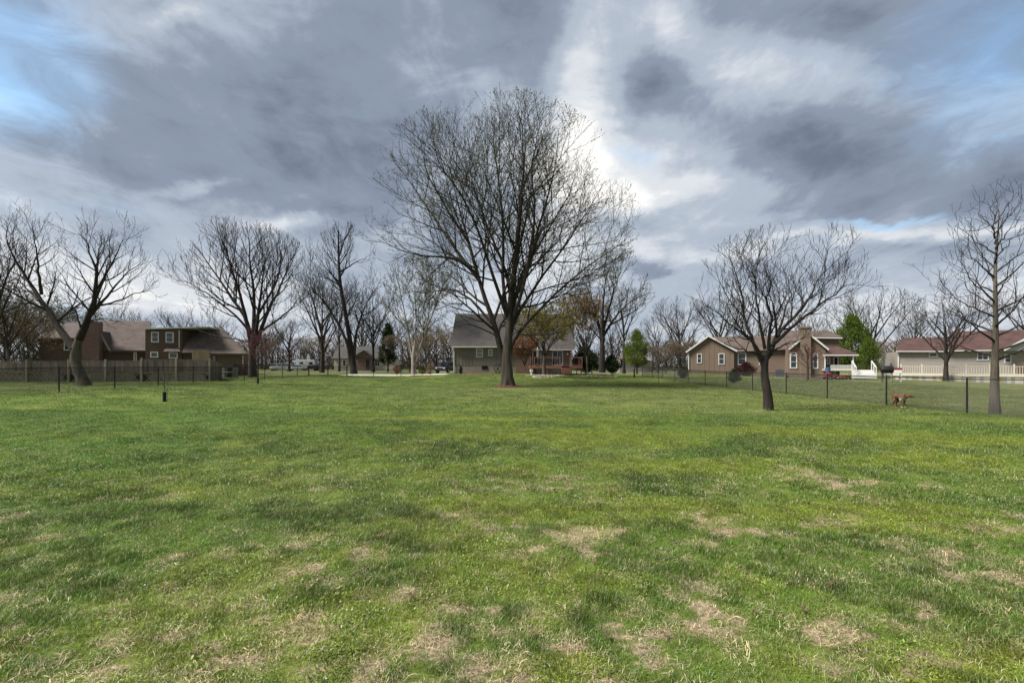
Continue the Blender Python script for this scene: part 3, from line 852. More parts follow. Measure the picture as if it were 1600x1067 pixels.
# --- the big maple on the lawn
X, Y, Z = spot(794, 605)
BIG_Y = Y
Lm = [
    (PL(Y, [(791, 580), (783, 548), (769, 497), (744, 424), (730, 369), (716, 323), (700, 250)], 1.5), .34, .05),
    (PL(Y, [(746, 428), (711, 405), (670, 401), (629, 392), (585, 374)], -2.5), .15, .025),
    (PL(Y, [(750, 440), (712, 390), (675, 335), (640, 285), (606, 240)], 2.5), .17, .03),
    (PL(Y, [(733, 380), (700, 330), (668, 270), (655, 210)], -2.0, .8), .13, .025),
    (PL(Y, [(797, 520), (799, 461), (806, 405), (810, 350), (817, 291), (818, 222), (808, 165)], -1.0), .33, .035),
    (PL(Y, [(795, 500), (787, 451), (786, 360), (780, 281), (772, 222), (772, 170)], 2.0), .2, .03),
    (PL(Y, [(799, 475), (825, 420), (842, 350), (863, 281), (872, 200)], -2.5), .22, .03),
    (PL(Y, [(796, 522), (805, 498), (822, 470), (854, 424), (890, 372), (923, 322), (948, 280)], 2.2), .22, .03),
    (PL(Y, [(795, 556), (804, 530), (828, 500), (872, 455), (909, 424), (950, 392), (984, 372)], -1.2), .2, .03),
    (PL(Y, [(768, 505), (735, 468), (700, 452), (664, 458), (632, 452)], 1.5), .13, .02),
    (PL(Y, [(800, 500), (792, 430), (760, 350), (738, 280), (730, 200)], 3.5), .18, .03),
    (PL(Y, [(800, 490), (815, 430), (850, 370), (890, 300), (905, 250)], 4.5), .18, .03),
    (PL(Y, [(794, 500), (770, 430), (735, 330), (690, 260), (672, 220)], -4.0), .18, .03),
    (PL(Y, [(800, 500), (820, 440), (835, 340), (832, 250), (846, 185)], -4.5), .18, .03),
    (PL(Y, [(776, 525), (745, 510), (715, 508), (690, 520), (668, 517)], -1.8), .07, .015),
    (PL(Y, [(795, 530), (812, 515), (845, 505), (880, 490), (915, 495)], -2.0), .07, .015),
]
big, nb = make_tree('maple_tree', 'tall bare spreading maple tree in a ring of red mulch before the grey house', (X, Y, Z), PL(Y, [(794, 607), (793, 590), (792, 565), (793, 540), (796, 510), (798, 480)]), .45, .24, Lm,
    [EN(Y, 782, 345, 214, 160), EN(Y, 795, 275, 152, 105), EN(Y, 800, 440, 170, 80)], 5, BARK, TWIG_G, limb_dens=1.5, ratio=.42, twig_dens=2.6, trop=.20, reach=.97, limb_ang=(28, 62), rtip=.0055, flare=1.2, sides=24, fine=1.5, lobes=6,
    leaves=[(16000, .055, L_BUD, 'leaf_buds', .04)], tw=(.45, 1.3), lmin=1.8)
print('big tree twigs', nb)

# --- fruit tree on the right of the lawn
X, Y, Z = spot(1201, 641)
Lf = [
    (PL(Y, [(1197, 580), (1180, 545), (1165, 500), (1155, 450), (1140, 400), (1138, 372)], .6), .10, .014),
    (PL(Y, [(1192, 560), (1172, 530), (1140, 505), (1110, 480), (1092, 462)], -.8), .075, .012),
    (PL(Y, [(1200, 560), (1203, 520), (1200, 470), (1195, 420), (1190, 375)], -.9), .09, .012),
    (PL(Y, [(1203, 555), (1215, 525), (1245, 490), (1270, 455), (1295, 400), (1292, 360)], .5), .105, .014),
    (PL(Y, [(1212, 535), (1250, 500), (1290, 470), (1325, 445), (1352, 436)], -.7), .08, .012),
    (PL(Y, [(1206, 540), (1222, 500), (1235, 450), (1240, 400)], 1.2), .075, .012),
    (PL(Y, [(1190, 555), (1165, 548), (1135, 540), (1110, 525)], -.9), .05, .01),
    (PL(Y, [(1195, 545), (1185, 490), (1178, 440), (1165, 385)], -1.4), .07, .012),
    (PL(Y, [(1208, 548), (1235, 535), (1262, 528)], -.8), .045, .01),
]
make_tree('fruit_tree', 'low bare fruit tree with crooked dense twigs on the right of the lawn', (X, Y, Z), PL(Y, [(1201, 643), (1199, 615), (1195, 590), (1195, 570), (1198, 550)]), .165, .10, Lf,
    [EN(Y, 1210, 445, 128, 92), EN(Y, 1280, 425, 80, 85)], 11, BARK_D, TWIG, limb_dens=3.4, ratio=.40, twig_dens=4.6, trop=.5, rtip=.0058, lmin=.8, tw=(.3, 1.15), flare=1.25, wander=.11, fine=2.0)

# --- pin oak by the right fence
X, Y, Z = 16.55, 15.6, gz(16.55, 15.6)
Lp = []
rp = np.random.default_rng(2)
top = W(1556, 330, Y)
for i in range(30):
    t = .26 + .70 * i / 29
    h = Z + (top.z - Z) * t
    a = i * 2.4 + rp.normal(0, .3)
    ln = 3.2 * (1 - t) ** .7 * (.8 + .4 * rp.random()) + .45
    el = math.radians(8 + 52 * t)
    p0 = Vector((X, Y, h)); dxy = Vector((math.cos(a), math.sin(a), 0))
    p1 = p0 + dxy * ln * .45 * math.cos(el) + Vector((0, 0, ln * .45 * math.sin(el)))
    p2 = p0 + dxy * ln * math.cos(el) + Vector((0, 0, ln * math.sin(el) * 1.15))
    Lp.append(([p0, p1, p2], .026 + .03 * (1 - t), .006))
make_tree('oak_tree', 'straight trunked bare young oak behind the chain link fence at the right edge', (X, Y, Z), [(X, Y, Z - .1), (X, Y, Z + 1.6), (X + .03, Y, Z + 3.2), (X + .02, Y, Z + 5), (X + .12, Y, top.z - .6), (X + .15, Y, top.z)], .14, .010, Lp,
    None, 4, BARK, TWIG, limb_dens=2.2, ratio=.42, twig_dens=2.6, trop=.4, rtip=.0054, lmin=.55, tw=(.25, .6), flare=1.35, wander=.09, limb_ang=(30, 60), tpow=1.5, reach=1.0, fine=1.4)

# --- forked tree behind the left fence
X, Y, Z = spot(131, 604)
Y = 28.5; X = (131 - CX) / F * Y; Z = gz(X, Y)
Ll = [
    (PL(Y, [(116, 545), (90, 510), (62, 465), (35, 425), (12, 380), (5, 345)], 1.0), .27, .03),
    (PL(Y, [(65, 460), (60, 420), (55, 375), (48, 320)], -1.5), .11, .02),
    (PL(Y, [(124, 530), (136, 500), (148, 465), (150, 420), (135, 380), (110, 345)], -1.0), .27, .03),
    (PL(Y, [(147, 470), (165, 430), (185, 390), (200, 350)], 1.2), .13, .02),
    (PL(Y, [(140, 495), (170, 460), (205, 420), (240, 395)], -1.2), .12, .018),
    (PL(Y, [(145, 480), (185, 470), (225, 455), (245, 462)], 1.0), .09, .015),
    (PL(Y, [(150, 430), (155, 390), (160, 345)], 2.0), .10, .018),
    (PL(Y, [(135, 505), (160, 498), (195, 507), (215, 512)], -1.5), .06, .012),
    (PL(Y, [(128, 520), (115, 480), (85, 455)], -2.0), .07, .012),
    (PL(Y, [(60, 470), (30, 440), (5, 430)], 2.0), .08, .015),
]
make_tree('forked_tree', 'leaning bare tree forking in two above the left fence', (X, Y, Z), PL(Y, [(133, 606), (128, 592), (120, 572), (117, 556), (121, 538), (126, 522)]), .29, .2, Ll,
    [EN(Y, 165, 415, 85, 95), EN(Y, 40, 400, 85, 95), EN(Y, 120, 480, 110, 50)], 13, BARK, TWIG, limb_dens=1.9, ratio=.42, twig_dens=3.0, trop=.45, rtip=.0052, lmin=1.4, tw=(.4, 1.2), fine=1.5)

# --- broad tree behind the left fence
Y = 46; X = (393 - CX) / F * Y; Z = gz(X, Y)
Lb = [
    (PL(Y, [(393, 545), (385, 500), (362, 465), (335, 425), (305, 385), (285, 365)], 1.5), .30, .04),
    (PL(Y, [(391, 530), (378, 470), (362, 420), (345, 370), (335, 350)], -2), .24, .035),
    (PL(Y, [(396, 530), (397, 470), (392, 420), (388, 365), (378, 345)], 2), .26, .035),
    (PL(Y, [(398, 535), (405, 480), (412, 420), (418, 370)], -2), .25, .035),
    (PL(Y, [(400, 540), (415, 495), (437, 450), (455, 405), (470, 370)], 1), .28, .035),
    (PL(Y, [(392, 520), (365, 490), (325, 460), (290, 440), (272, 436)], -1.5), .16, .025),
    (PL(Y, [(390, 535), (360, 528), (320, 520), (285, 500)], 1.2), .10, .02),
    (PL(Y, [(404, 520), (440, 495), (470, 465), (488, 440)], -1.5), .15, .02),
    (PL(Y, [(398, 500), (432, 440), (440, 390), (438, 360)], 3), .18, .03),
]
make_tree('broad_tree', 'broad bare tree with fanned limbs between brown house and parked cars', (X, Y, Z), PL(Y, [(395, 596), (394, 575), (394, 555), (396, 530), (398, 505)]), .38, .24, Lb,
    [EN(Y, 380, 440, 113, 98)], 17, BARK_D, TWIG, limb_dens=1.5, ratio=.40, twig_dens=2.1, trop=.45, rtip=.008, lmin=2.0, tw=(.6, 1.7), fine=1.1)

# --- twin trunked tree at the end of the drive
Y = 62; X = (553 - CX) / F * Y; Z = gz(X, Y)
Lt = [
    (PL(Y, [(548, 570), (542, 535), (525, 500), (505, 470), (485, 445), (475, 425)], -2), .34, .05),
    (PL(Y, [(537, 480), (531, 430), (528, 395), (515, 365)], 2), .28, .035),
    (PL(Y, [(529, 440), (510, 420), (498, 400)], -2), .15, .025),
    (PL(Y, [(531, 425), (548, 415), (565, 405), (580, 400)], 2), .15, .025),
    (PL(Y, [(530, 400), (538, 375), (542, 355)], -2), .16, .025),
    (PL(Y, [(553, 560), (556, 525), (566, 490), (580, 460), (588, 440)], 1.5), .30, .04),
    (PL(Y, [(540, 500), (555, 470), (570, 440)], -2), .14, .025),
    (PL(Y, [(556, 530), (575, 515), (600, 508)], 2), .10, .02),
    (PL(Y, [(520, 495), (500, 500), (485, 495)], 2), .10, .02),
]
make_tree('twin_trunk_tree', 'tall dark bare tree with two trunks standing by the pale driveway', (X, Y, Z), PL(Y, [(553, 587), (551, 560), (545, 520), (538, 480), (531, 440), (529, 395), (529, 360)]), .42, .08, Lt,
    [EN(Y, 535, 420, 62, 75), EN(Y, 575, 470, 45, 60), EN(Y, 495, 450, 40, 55)], 19, BARK_D, TWIG, limb_dens=1.3, ratio=.40, twig_dens=1.9, trop=.35, rtip=.009, lmin=2.0, tw=(.7, 1.9), fine=.9, l1=(1.0, (35, 60), .25))

# --- pale slender trees by the drive
Y = 57; X = (647 - CX) / F * Y; Z = gz(X, Y)
Ls_ = [
    (PL(Y, [(644, 560), (638, 520), (630, 480), (622, 440), (612, 420)], 1), .16, .025),
    (PL(Y, [(646, 560), (650, 510), (648, 460), (640, 420)], -1.5), .15, .025),
    (PL(Y, [(650, 565), (664, 520), (680, 480), (695, 440), (708, 418)], 1.2), .17, .025),
    (PL(Y, [(648, 550), (668, 500), (672, 450), (670, 415)], -2), .13, .02),
    (PL(Y, [(640, 520), (615, 490), (600, 470)], -1), .08, .015),
    (PL(Y, [(680, 485), (705, 475), (722, 470)], 1), .08, .015),
]
make_tree('slender_tree', 'slender pale barked tree with budding crown left of the grey house', (X, Y, Z), PL(Y, [(647, 585), (646, 570), (646, 555), (647, 540)]), .30, .18, Ls_,
    [EN(Y, 655, 465, 68, 68)], 23, BARK_P, TWIG_G, limb_dens=1.6, ratio=.40, twig_dens=2.0, trop=.3, rtip=.0075, lmin=1.6, tw=(.6, 1.5), leaves=[(3500, .09, L_BUD, 'leaf_buds', .06)])

# --- tree at the right end of the grey house
Y = 50; X = (941 - CX) / F * Y; Z = gz(X, Y)
Lr = [
    (PL(Y, [(941, 540), (935, 505), (925, 470), (912, 440), (905, 420)], 1.5), .24, .03),
    (PL(Y, [(941, 530), (942, 480), (945, 440), (940, 410)], -1.5), .24, .03),
    (PL(Y, [(943, 525), (958, 500), (975, 480), (995, 465), (1012, 455)], 1), .2, .025),
    (PL(Y, [(942, 520), (955, 470), (965, 435), (968, 410)], -1.5), .18, .025),
    (PL(Y, [(950, 510), (985, 490), (1000, 478), (1018, 465)], -1.5), .12, .02),
    (PL(Y, [(938, 530), (920, 510), (905, 500)], -1.5), .10, .02),
]
make_tree('yard_tree', 'dark trunked bare tree at the right end of the grey house', (X, Y, Z), PL(Y, [(941, 582), (941, 565), (941, 545), (942, 520), (943, 500)]), .34, .2, Lr,
    [EN(Y, 955, 450, 66, 62), EN(Y, 940, 490, 55, 45)], 29, BARK_D, TWIG, limb_dens=1.6, ratio=.42, twig_dens=2.2, trop=.3, rtip=.0075, lmin=1.6, tw=(.6, 1.5), leaves=[(1500, .08, L_BUD, 'leaf_buds', .06)])

# --- small ornamental tree before the deck, and the gold and rust ones beside it
X, Y, Z = (850 - CX) / F * 46, 46, gz(50 / F * 46, 46)
def small_limbs(Y, cx, by, ty, spread, n, seed, r):
    q = np.random.default_rng(seed); out = []
    for i in range(n):
        a = i * 2.4 + q.normal(0, .2); sx = math.cos(a) * spread * (.6 + .5 * q.random()); dy = math.sin(a) * spread * Y / F * .9
        tp = ty + (by - ty) * .35 * q.random()
        out.append((PL(Y, [(cx, by), (cx + sx * .35, by - (by - tp) * .4), (cx + sx * .8, by - (by - tp) * .75), (cx + sx, tp)], dy), r, r * .15))
    return out
make_tree('ornamental_tree', 'small budding ornamental tree with olive leaves in front of the wooden deck', (X, Y, Z), PL(Y, [(850, 585), (850, 570), (851, 557), (852, 545)]), .19, .13, small_limbs(Y, 851, 558, 470, 55, 9, 3, .085),
    [EN(Y, 858, 510, 58, 50)], 31, BARK, TWIG_G, limb_dens=2.2, ratio=.4, twig_dens=3.0, trop=.15, rtip=.0055, lmin=.8, tw=(.3, .9), leaves=[(8500, .07, L_BUD, 'young_leaves', .08), (6500, .07, L_GOLD, 'gold_leaves', .08)])
Y = 52; X = (918 - CX) / F * Y; Z = gz(X, Y)
make_tree('gold_leaf_tree', 'gold leafing tree standing between the deck and the dark trunked tree', (X, Y, Z), PL(Y, [(918, 582), (917, 560), (916, 535)]), .13, .08, small_limbs(Y, 916, 558, 455, 42, 10, 5, .06),
    [EN(Y, 908, 502, 48, 50)], 37, BARK, TWIG_T, limb_dens=1.8, ratio=.4, twig_dens=2.4, trop=.3, rtip=.007, lmin=.9, tw=(.4, 1.0), leaves=[(6500, .075, L_GOLD, 'young_leaves', .09), (4200, .075, L_RUST, 'rust_leaves', .09)])
X, Y, Z = (820 - CX) / F * 52.6, 52.6, gz(1.5, 52.6)
make_tree('rust_leaf_shrub', 'rust coloured twiggy shrub against the brick of the grey house', (X, Y, Z), PL(Y, [(820, 580), (820, 570), (820, 560)]), .07, .05, small_limbs(Y, 820, 572, 515, 22, 8, 9, .04),
    [EN(Y, 820, 540, 24, 33)], 41, BARK, TWIG_R, limb_dens=2.6, ratio=.4, twig_dens=3.0, trop=.2, rtip=.006, lmin=.5, tw=(.3, .7), leaves=[(5200, .065, L_RUST, 'young_leaves', .06)], cat='shrub')

# --- generic bare trees for the neighbourhood: five kinds, copied
def generic(seed, H=12.0, spread=4.2, r=.26, nl=9, fork=.28, twig=TWIG_F, bark=BARK_D, leaves=None, rtip=.012, trop=.4, dens=1.5, tdens=2.3):
    q = np.random.default_rng(seed); limbs = []
    for i in range(nl):
        a = i * 2.4 + q.normal(0, .25); t = fork + (.66 - fork) * i / nl
        z0 = H * t * .8; e = H * (.68 + .3 * q.random()); sp = spread * (.55 + .5 * q.random()) * (1.15 - .4 * t)
        limbs.append(([(0, 0, z0), (math.cos(a) * sp * .4, math.sin(a) * sp * .4, z0 + (e - z0) * .4), (math.cos(a) * sp * .8, math.sin(a) * sp * .8, z0 + (e - z0) * .78), (math.cos(a) * sp, math.sin(a) * sp, e)], r * .5, .02))
    root, n = make_tree('tree', 'x', (0, 0, 0), [(0, 0, -.1), (.05, 0, H * .2), (-.06, .05, H * .4), (.12, 0, H * .62)], r, .02, limbs,
        [(np.array([0, 0, H * .62]), np.array([spread * 1.1, spread * 1.1, H * .40]))], seed, bark, twig, limb_dens=dens, ratio=.40, twig_dens=tdens, trop=trop, rtip=rtip, lmin=1.4, tw=(.6, 1.5), leaves=leaves, l1=(.8, (30, 55), .3), sides=9, fine=None)
    return root
PROTO = {'a': generic(101), 'b': generic(102, 13, 3.4, .22, 8, .35), 'c': generic(103, 11, 5.0, .28, 11, .2), 'd': generic(104, 12, 4.0, .2, 10, .15, TWIG_T, BARK, [(2600, .11, L_DGRN, 'leaf_buds', .12)]), 'e': generic(105, 9, 4.0, .16, 12, .08, TWIG_T, BARK, [(2600, .10, L_TAN, 'dry_leaves', .10)], dens=1.7)}
_used = set()
def put(kind, name, label, px, Y, top, wid=1.0, rz=0, group='bare trees of the neighbourhood', cat='tree'):
    root = PROTO[kind]
    H = {'a': 12, 'b': 13, 'c': 11, 'd': 12, 'e': 9}[kind]
    o = root if kind not in _used else copy_tree(root)
    _used.add(kind)
    o.name = name
    X = (px - CX) / F * Y; z = gz(X, Y); s = (W(px, top, Y).z - z) / H
    o.location = (X, Y, z - .03); o.rotation_euler = (0, 0, rz); o.scale = (s * wid, s * wid, s)
    tag(o, label, cat, group)
    return o
Y = 31; X = (-22 - CX) / F * Y; Z = gz(X, Y)
make_tree('bare_tree', 'bare tree with crown cut by the left edge above the wooden deck', (X, Y, Z), PL(Y, [(-22, 606), (-21, 575), (-20, 545), (-19, 520)]), .26, .16, small_limbs(Y, -20, 545, 325, 78, 11, 15, .11),
    [EN(Y, -20, 420, 92, 105)], 63, BARK_D, TWIG, limb_dens=1.2, ratio=.40, twig_dens=2.4, trop=.35, rtip=.0055, lmin=1.3, tw=(.4, 1.2), fine=1.3, group='bare trees of the neighbourhood')
put('d', 'budding_tree', 'dull green budding tree at the left edge behind the wooden deck', 12, 44, 430, 1.2, 2)
put('d', 'budding_tree', 'second dull green budding tree just left of the brown house', 62, 68, 470, 1.2, 4)
put('c', 'bare_tree', 'bare treetop showing over the ridge of the brown house left of its dormer', 205, 95, 478, 1.0, 1)
put('a', 'bare_tree', 'bare treetop behind the flat white roof edge of the brown house', 280, 100, 475, 1.1, 3)
put('b', 'bare_tree', 'spindly bare tree behind the two white parked vehicles', 452, 92, 490, 1.5, 2)
put('c', 'bare_tree', 'many limbed bare tree directly left of the twin trunked tree', 503, 78, 425, .9, .5)
put('a', 'bare_tree', 'bare tree close behind the right stem of the twin trunked tree', 583, 82, 440, .9, 5)
put('b', 'bare_tree', 'narrow bare tree just left of the dark roofed far house', 530, 88, 430, .8, 1.5)
put('d', 'budding_tree', 'olive green budding tree behind the white parked cars', 425, 105, 515, 1.3, 2.5)
put('e', 'brush_tree', 'brown brushy tree between slender tree and grey house', 682, 66, 512, 1.3, 0)
put('e', 'brush_tree', 'brown brushy tree right behind the slender pale tree', 640, 78, 520, 1.6, 2)
put('b', 'bare_tree', 'bare tree left of the spring green tree far behind', 975, 88, 440, 1.0, 2.2)
put('c', 'bare_tree', 'wide bare tree behind the left gable of the tan house', 1062, 84, 462, .9, 1)
put('a', 'bare_tree', 'bare tree between spring green tree and tan house', 1028, 95, 488, .9, 3)
put('b', 'bare_tree', 'bare tree rising over the ridge of the tan house behind the fruit tree', 1125, 86, 455, 1.4, .4)
put('a', 'bare_tree', 'bare tree over the chimney of the tan house', 1262, 82, 470, 1.0, 2)
put('c', 'bare_tree', 'fan shaped bare tree behind the bright green tree beside the porch', 1362, 70, 448, 1.0, 1.2)
put('c', 'bare_tree', 'rounded bare tree in front of the red roofed house', 1478, 50, 456, 1.05, 4, )
put('a', 'bare_tree', 'bare tree at the right edge behind the red roofed house', 1610, 80, 440, 1.0, 1)
put('e', 'brush_tree', 'brown brush between the bright green tree and the red roofed house', 1400, 88, 530, 1.6, 3)
put('e', 'brush_tree', 'brown brush behind the dark roofed far house on its left', 500, 108, 525, 2.0, 4)
put('a', 'bare_tree', 'bare tree behind the gable of the dark roofed far house', 612, 112, 478, 1.2, 2)
put('b', 'bare_tree', 'bare tree crown above the roof of the dark roofed far house', 565, 118, 492, 1.7, 3)
put('d', 'budding_tree', 'olive budding tree behind the slender pale tree and brown brush', 665, 96, 490, 1.2, 1)
put('e', 'brush_tree', 'brown brush left of the spindly tree behind the parked cars', 395, 100, 530, 1.8, 5)
put('c', 'bare_tree', 'bare tree behind the dark red bush and middle of the tan house', 1185, 95, 478, 1.1, 2.7)
put('e', 'brush_tree', 'brown brush against the left end of the tan house', 1062, 80, 528, 1.2, 4.4)
put('b', 'bare_tree', 'bare tree behind the left end of the red roofed house', 1430, 92, 478, 1.2, 2)
put('d', 'budding_tree', 'dull olive tree behind the left roof of the brown house', 110, 90, 470, 1.3, 3.3)
put('e', 'brush_tree', 'brown brush right of the spring green tree by the far white house', 1040, 78, 535, 1.5, 1)

# --- leafy trees
def leafy(name, label, px, Y, top, bot, half, mats, seed, n=9000, size=.16, shape=1.0, cat='tree', trunk_r=.14, group=None, trunk_h=None, ls=None):
    """crown grown as leaf clumps round a branched frame; shape > 1 is a teardrop, < 1 a dome"""
    rng = np.random.default_rng(seed)
    X = (px - CX) / F * Y; z = gz(X, Y); k = Y / F
    H = (bot - top) * k; H0 = max(W(px, bot, Y).z - z, .05); R = half * k
    root = empty(name, (X, Y, z), 0, label, cat, group)
    mb = MB(); mb.tube([(0, 0, -.15), (.03, 0, H0 * .6), (0, .02, H0 + H * .3), (.03, 0, H0 + H * .75)], [trunk_r * 1.3, trunk_r, trunk_r * .7, trunk_r * .2], 9)
    mb.build('trunk', BARK, root, True)
    # clumps
    nc = 190
    t = rng.random(nc) ** .85; a = rng.random(nc) * 6.283
    prof = np.sin(np.pi * np.clip(t, 0, 1) ** (.62 / shape)) ** .75 if shape != 0 else 1
    rr = R * prof * np.sqrt(.12 + .88 * rng.random(nc)) * (.85 + .25 * rng.random(nc))
    c = np.stack([rr * np.cos(a), rr * np.sin(a), H0 + H * (.03 + .94 * t)], -1)
    br = MB()
    for i in range(0, nc, 2):
        h = max(H0 * .8, c[i][2] - rr[i] * .9 - .1)
        br.tube([(0, 0, h), tuple((c[i] * .6 + np.array([0, 0, h]) * .4)), tuple(c[i])], [trunk_r * .22, trunk_r * .14, .008], 4, False)
    br.build('branches', TWIG, root)
    i = rng.integers(0, nc, n)
    sp = R * .12 * (ls or 1)
    p = c[i] + rng.standard_normal((n, 3)) * np.array([sp, sp, sp * 1.1])
    d = unit(rng.standard_normal((n, 3)) + np.array([0, 0, -.2])); e = unit(np.cross(d, rng.standard_normal((n, 3))))
    s = (size * (.55 + .9 * rng.random(n)))[:, None]
    V = np.stack([p - d * s * .7, p + e * s * .42, p + d * s * .7, p - e * s * .42], 1)
    V[..., 2] = np.maximum(V[..., 2], .02)
    pick = rng.integers(0, len(mats), nc)[i]
    cr = None
    for mi, mt in enumerate(mats):
        v = V[pick == mi].reshape(-1, 3)
        if len(v) == 0: continue
        o = link('crown' if cr is None else 'foliage', np_mesh('crown', v, [np.arange(len(v)).reshape(-1, 4)], mt), root if cr is None else cr)
        cr = cr or o
    return root
L_PEAR2 = leaf_mat('deeper spring leaves', (.075, .116, .020), .35)
leafy('pear_tree', 'teardrop shaped bright spring green tree far behind the right fence', 995, 72, 517, 573, 20, [L_PEAR, L_PEAR, L_PEAR2], 51, 15000, .10, 1.0)
leafy('green_tree', 'large bright green leafing tree right of the tan house porch', 1331, 66, 494, 574, 31, [L_PEAR2, L_PEAR2, L_PEAR], 52, 17000, .13, 1.05)
leafy('pale_green_tree', 'smaller pale green tree beside the white porch stairs', 1358, 60, 530, 582, 18, [L_PEAR, L_PEAR2], 53, 5000, .09, .9)
leafy('pine_tree', 'dark green pine tree beside the dark roofed far house', 606, 82, 505, 570, 15, [L_EVER, L_EVER, L_DGRN], 54, 9000, .15, 1.25)
leafy('evergreen_bush', 'dark rounded evergreen bush at the right end of the grey house', 956, 50.5, 556, 582, 12, [L_EVER], 55, 5000, .10, .8, 'bush', .05)
leafy('evergreen_hedge', 'dark evergreen hedge behind the right end of the deck', 915, 57, 545, 581, 20, [L_EVER, L_EVER, L_DGRN], 56, 6000, .13, .8, 'bush', .06)
leafy('round_bush', 'small round green bush inside the neighbouring yard left of the dark red bush', 1147, 41, 577.5, 597, 10, [L_DGRN, L_EVER], 57, 3500, .055, .8, 'bush', .04)
leafy('round_bush', 'small round green bush by the left corner of the tan house', 1067, 50, 573, 590.5, 8, [L_DGRN, L_EVER], 58, 2800, .06, .8, 'bush', .04)
leafy('red_bush', 'dark red rounded bush below the tan house window', 1166, 57, 569, 588, 15, [L_DRED], 59, 3500, .09, .7, 'bush', .05)
put('e', 'brush_tree', 'brown brush behind the left end of the wooden deck', 8, 46, 470, 1.2, 2.2)
put('e', 'brush_tree', 'grey brown brush between deck corner and brown house', 44, 50, 490, 1.0, 4.1)
leafy('evergreen_tree', 'dark green evergreen shrub at the left corner of the brown house', 52, 54, 520, 578, 22, [L_DGRN, L_EVER], 61, 4500, .10, .9, ls=1.5)

# --- far wood closing the view
def far_wood():
    q = np.random.default_rng(77)
    root = PROTO['a']; geos = []
    for kind in ('a', 'b', 'c'):
        r = PROTO[kind]; vs, fs, k = [], [], 0
        for ch in r.children:
            me = ch.data; v = np.empty(len(me.vertices) * 3, np.float32); me.vertices.foreach_get('co', v); v = v.reshape(-1, 3)
            f = np.empty(len(me.loops), np.int32); me.loops.foreach_get('vertex_index', f); f = f.reshape(-1, 4)
            if ch.name.startswith('crown'):                   # far off: every fifth twig is enough
                sel = np.zeros(len(f), bool); sel[: len(f) // 9] = True
                sel |= (f[:, 0] // 12) % 12 == 0
                f = f[sel]
                u, inv = np.unique(f.ravel(), return_inverse=True); v = v[u]; f = inv.reshape(-1, 4).astype(np.int32)
            vs.append(v); fs.append(f + k); k += len(v)
        geos.append((np.concatenate(vs), np.concatenate(fs)))
    out = []
    for i in range(140):
        az = -1.02 + 2.04 * (i + q.random()) / 140
        Y = 125 + 70 * q.random(); X = math.tan(az) * Y * .92
        v, f = geos[i % 3]
        s = (.8 + .8 * q.random()); a = q.random() * 6.28
        c, sn = math.cos(a) * s, math.sin(a) * s
        V = np.stack([v[:, 0] * c - v[:, 1] * sn + X, v[:, 0] * sn + v[:, 1] * c + Y, v[:, 2] * s * .95], -1)
        out.append((V, f))
    v, f = join_geo(out)
    tag(link('far_wood', np_mesh('far_wood', v, [f], TWIG_F)), 'grey brown bare wood closing the view behind the houses', 'wood', kind='stuff')
    n = 80000
    az = -1.02 + 2.04 * q.random(n); Y = 118 + 60 * q.random(n); X = np.tan(az) * Y * .95
    hmax = 2.5 + 9 * fbm(X, Y, .05, 3) ** 1.5
    p = np.stack([X, Y, hmax * q.random(n) ** 1.3], -1)
    d = unit(q.standard_normal((n, 3)) * np.array([.5, .5, 1])); e = unit(np.cross(d, q.standard_normal((n, 3)))); s = (.35 + .5 * q.random(n))[:, None]
    V = np.stack([p - d * s, p + e * s * .13, p + d * s, p - e * s * .13], 1).reshape(-1, 3)
    tag(link('far_brush', np_mesh('far_brush', V, [np.arange(4 * n).reshape(-1, 4)], leaf_mat('far brush', (.060, .050, .038), .35, .2))), 'brown brush along the foot of the far wood', 'brush', kind='stuff')
far_wood()

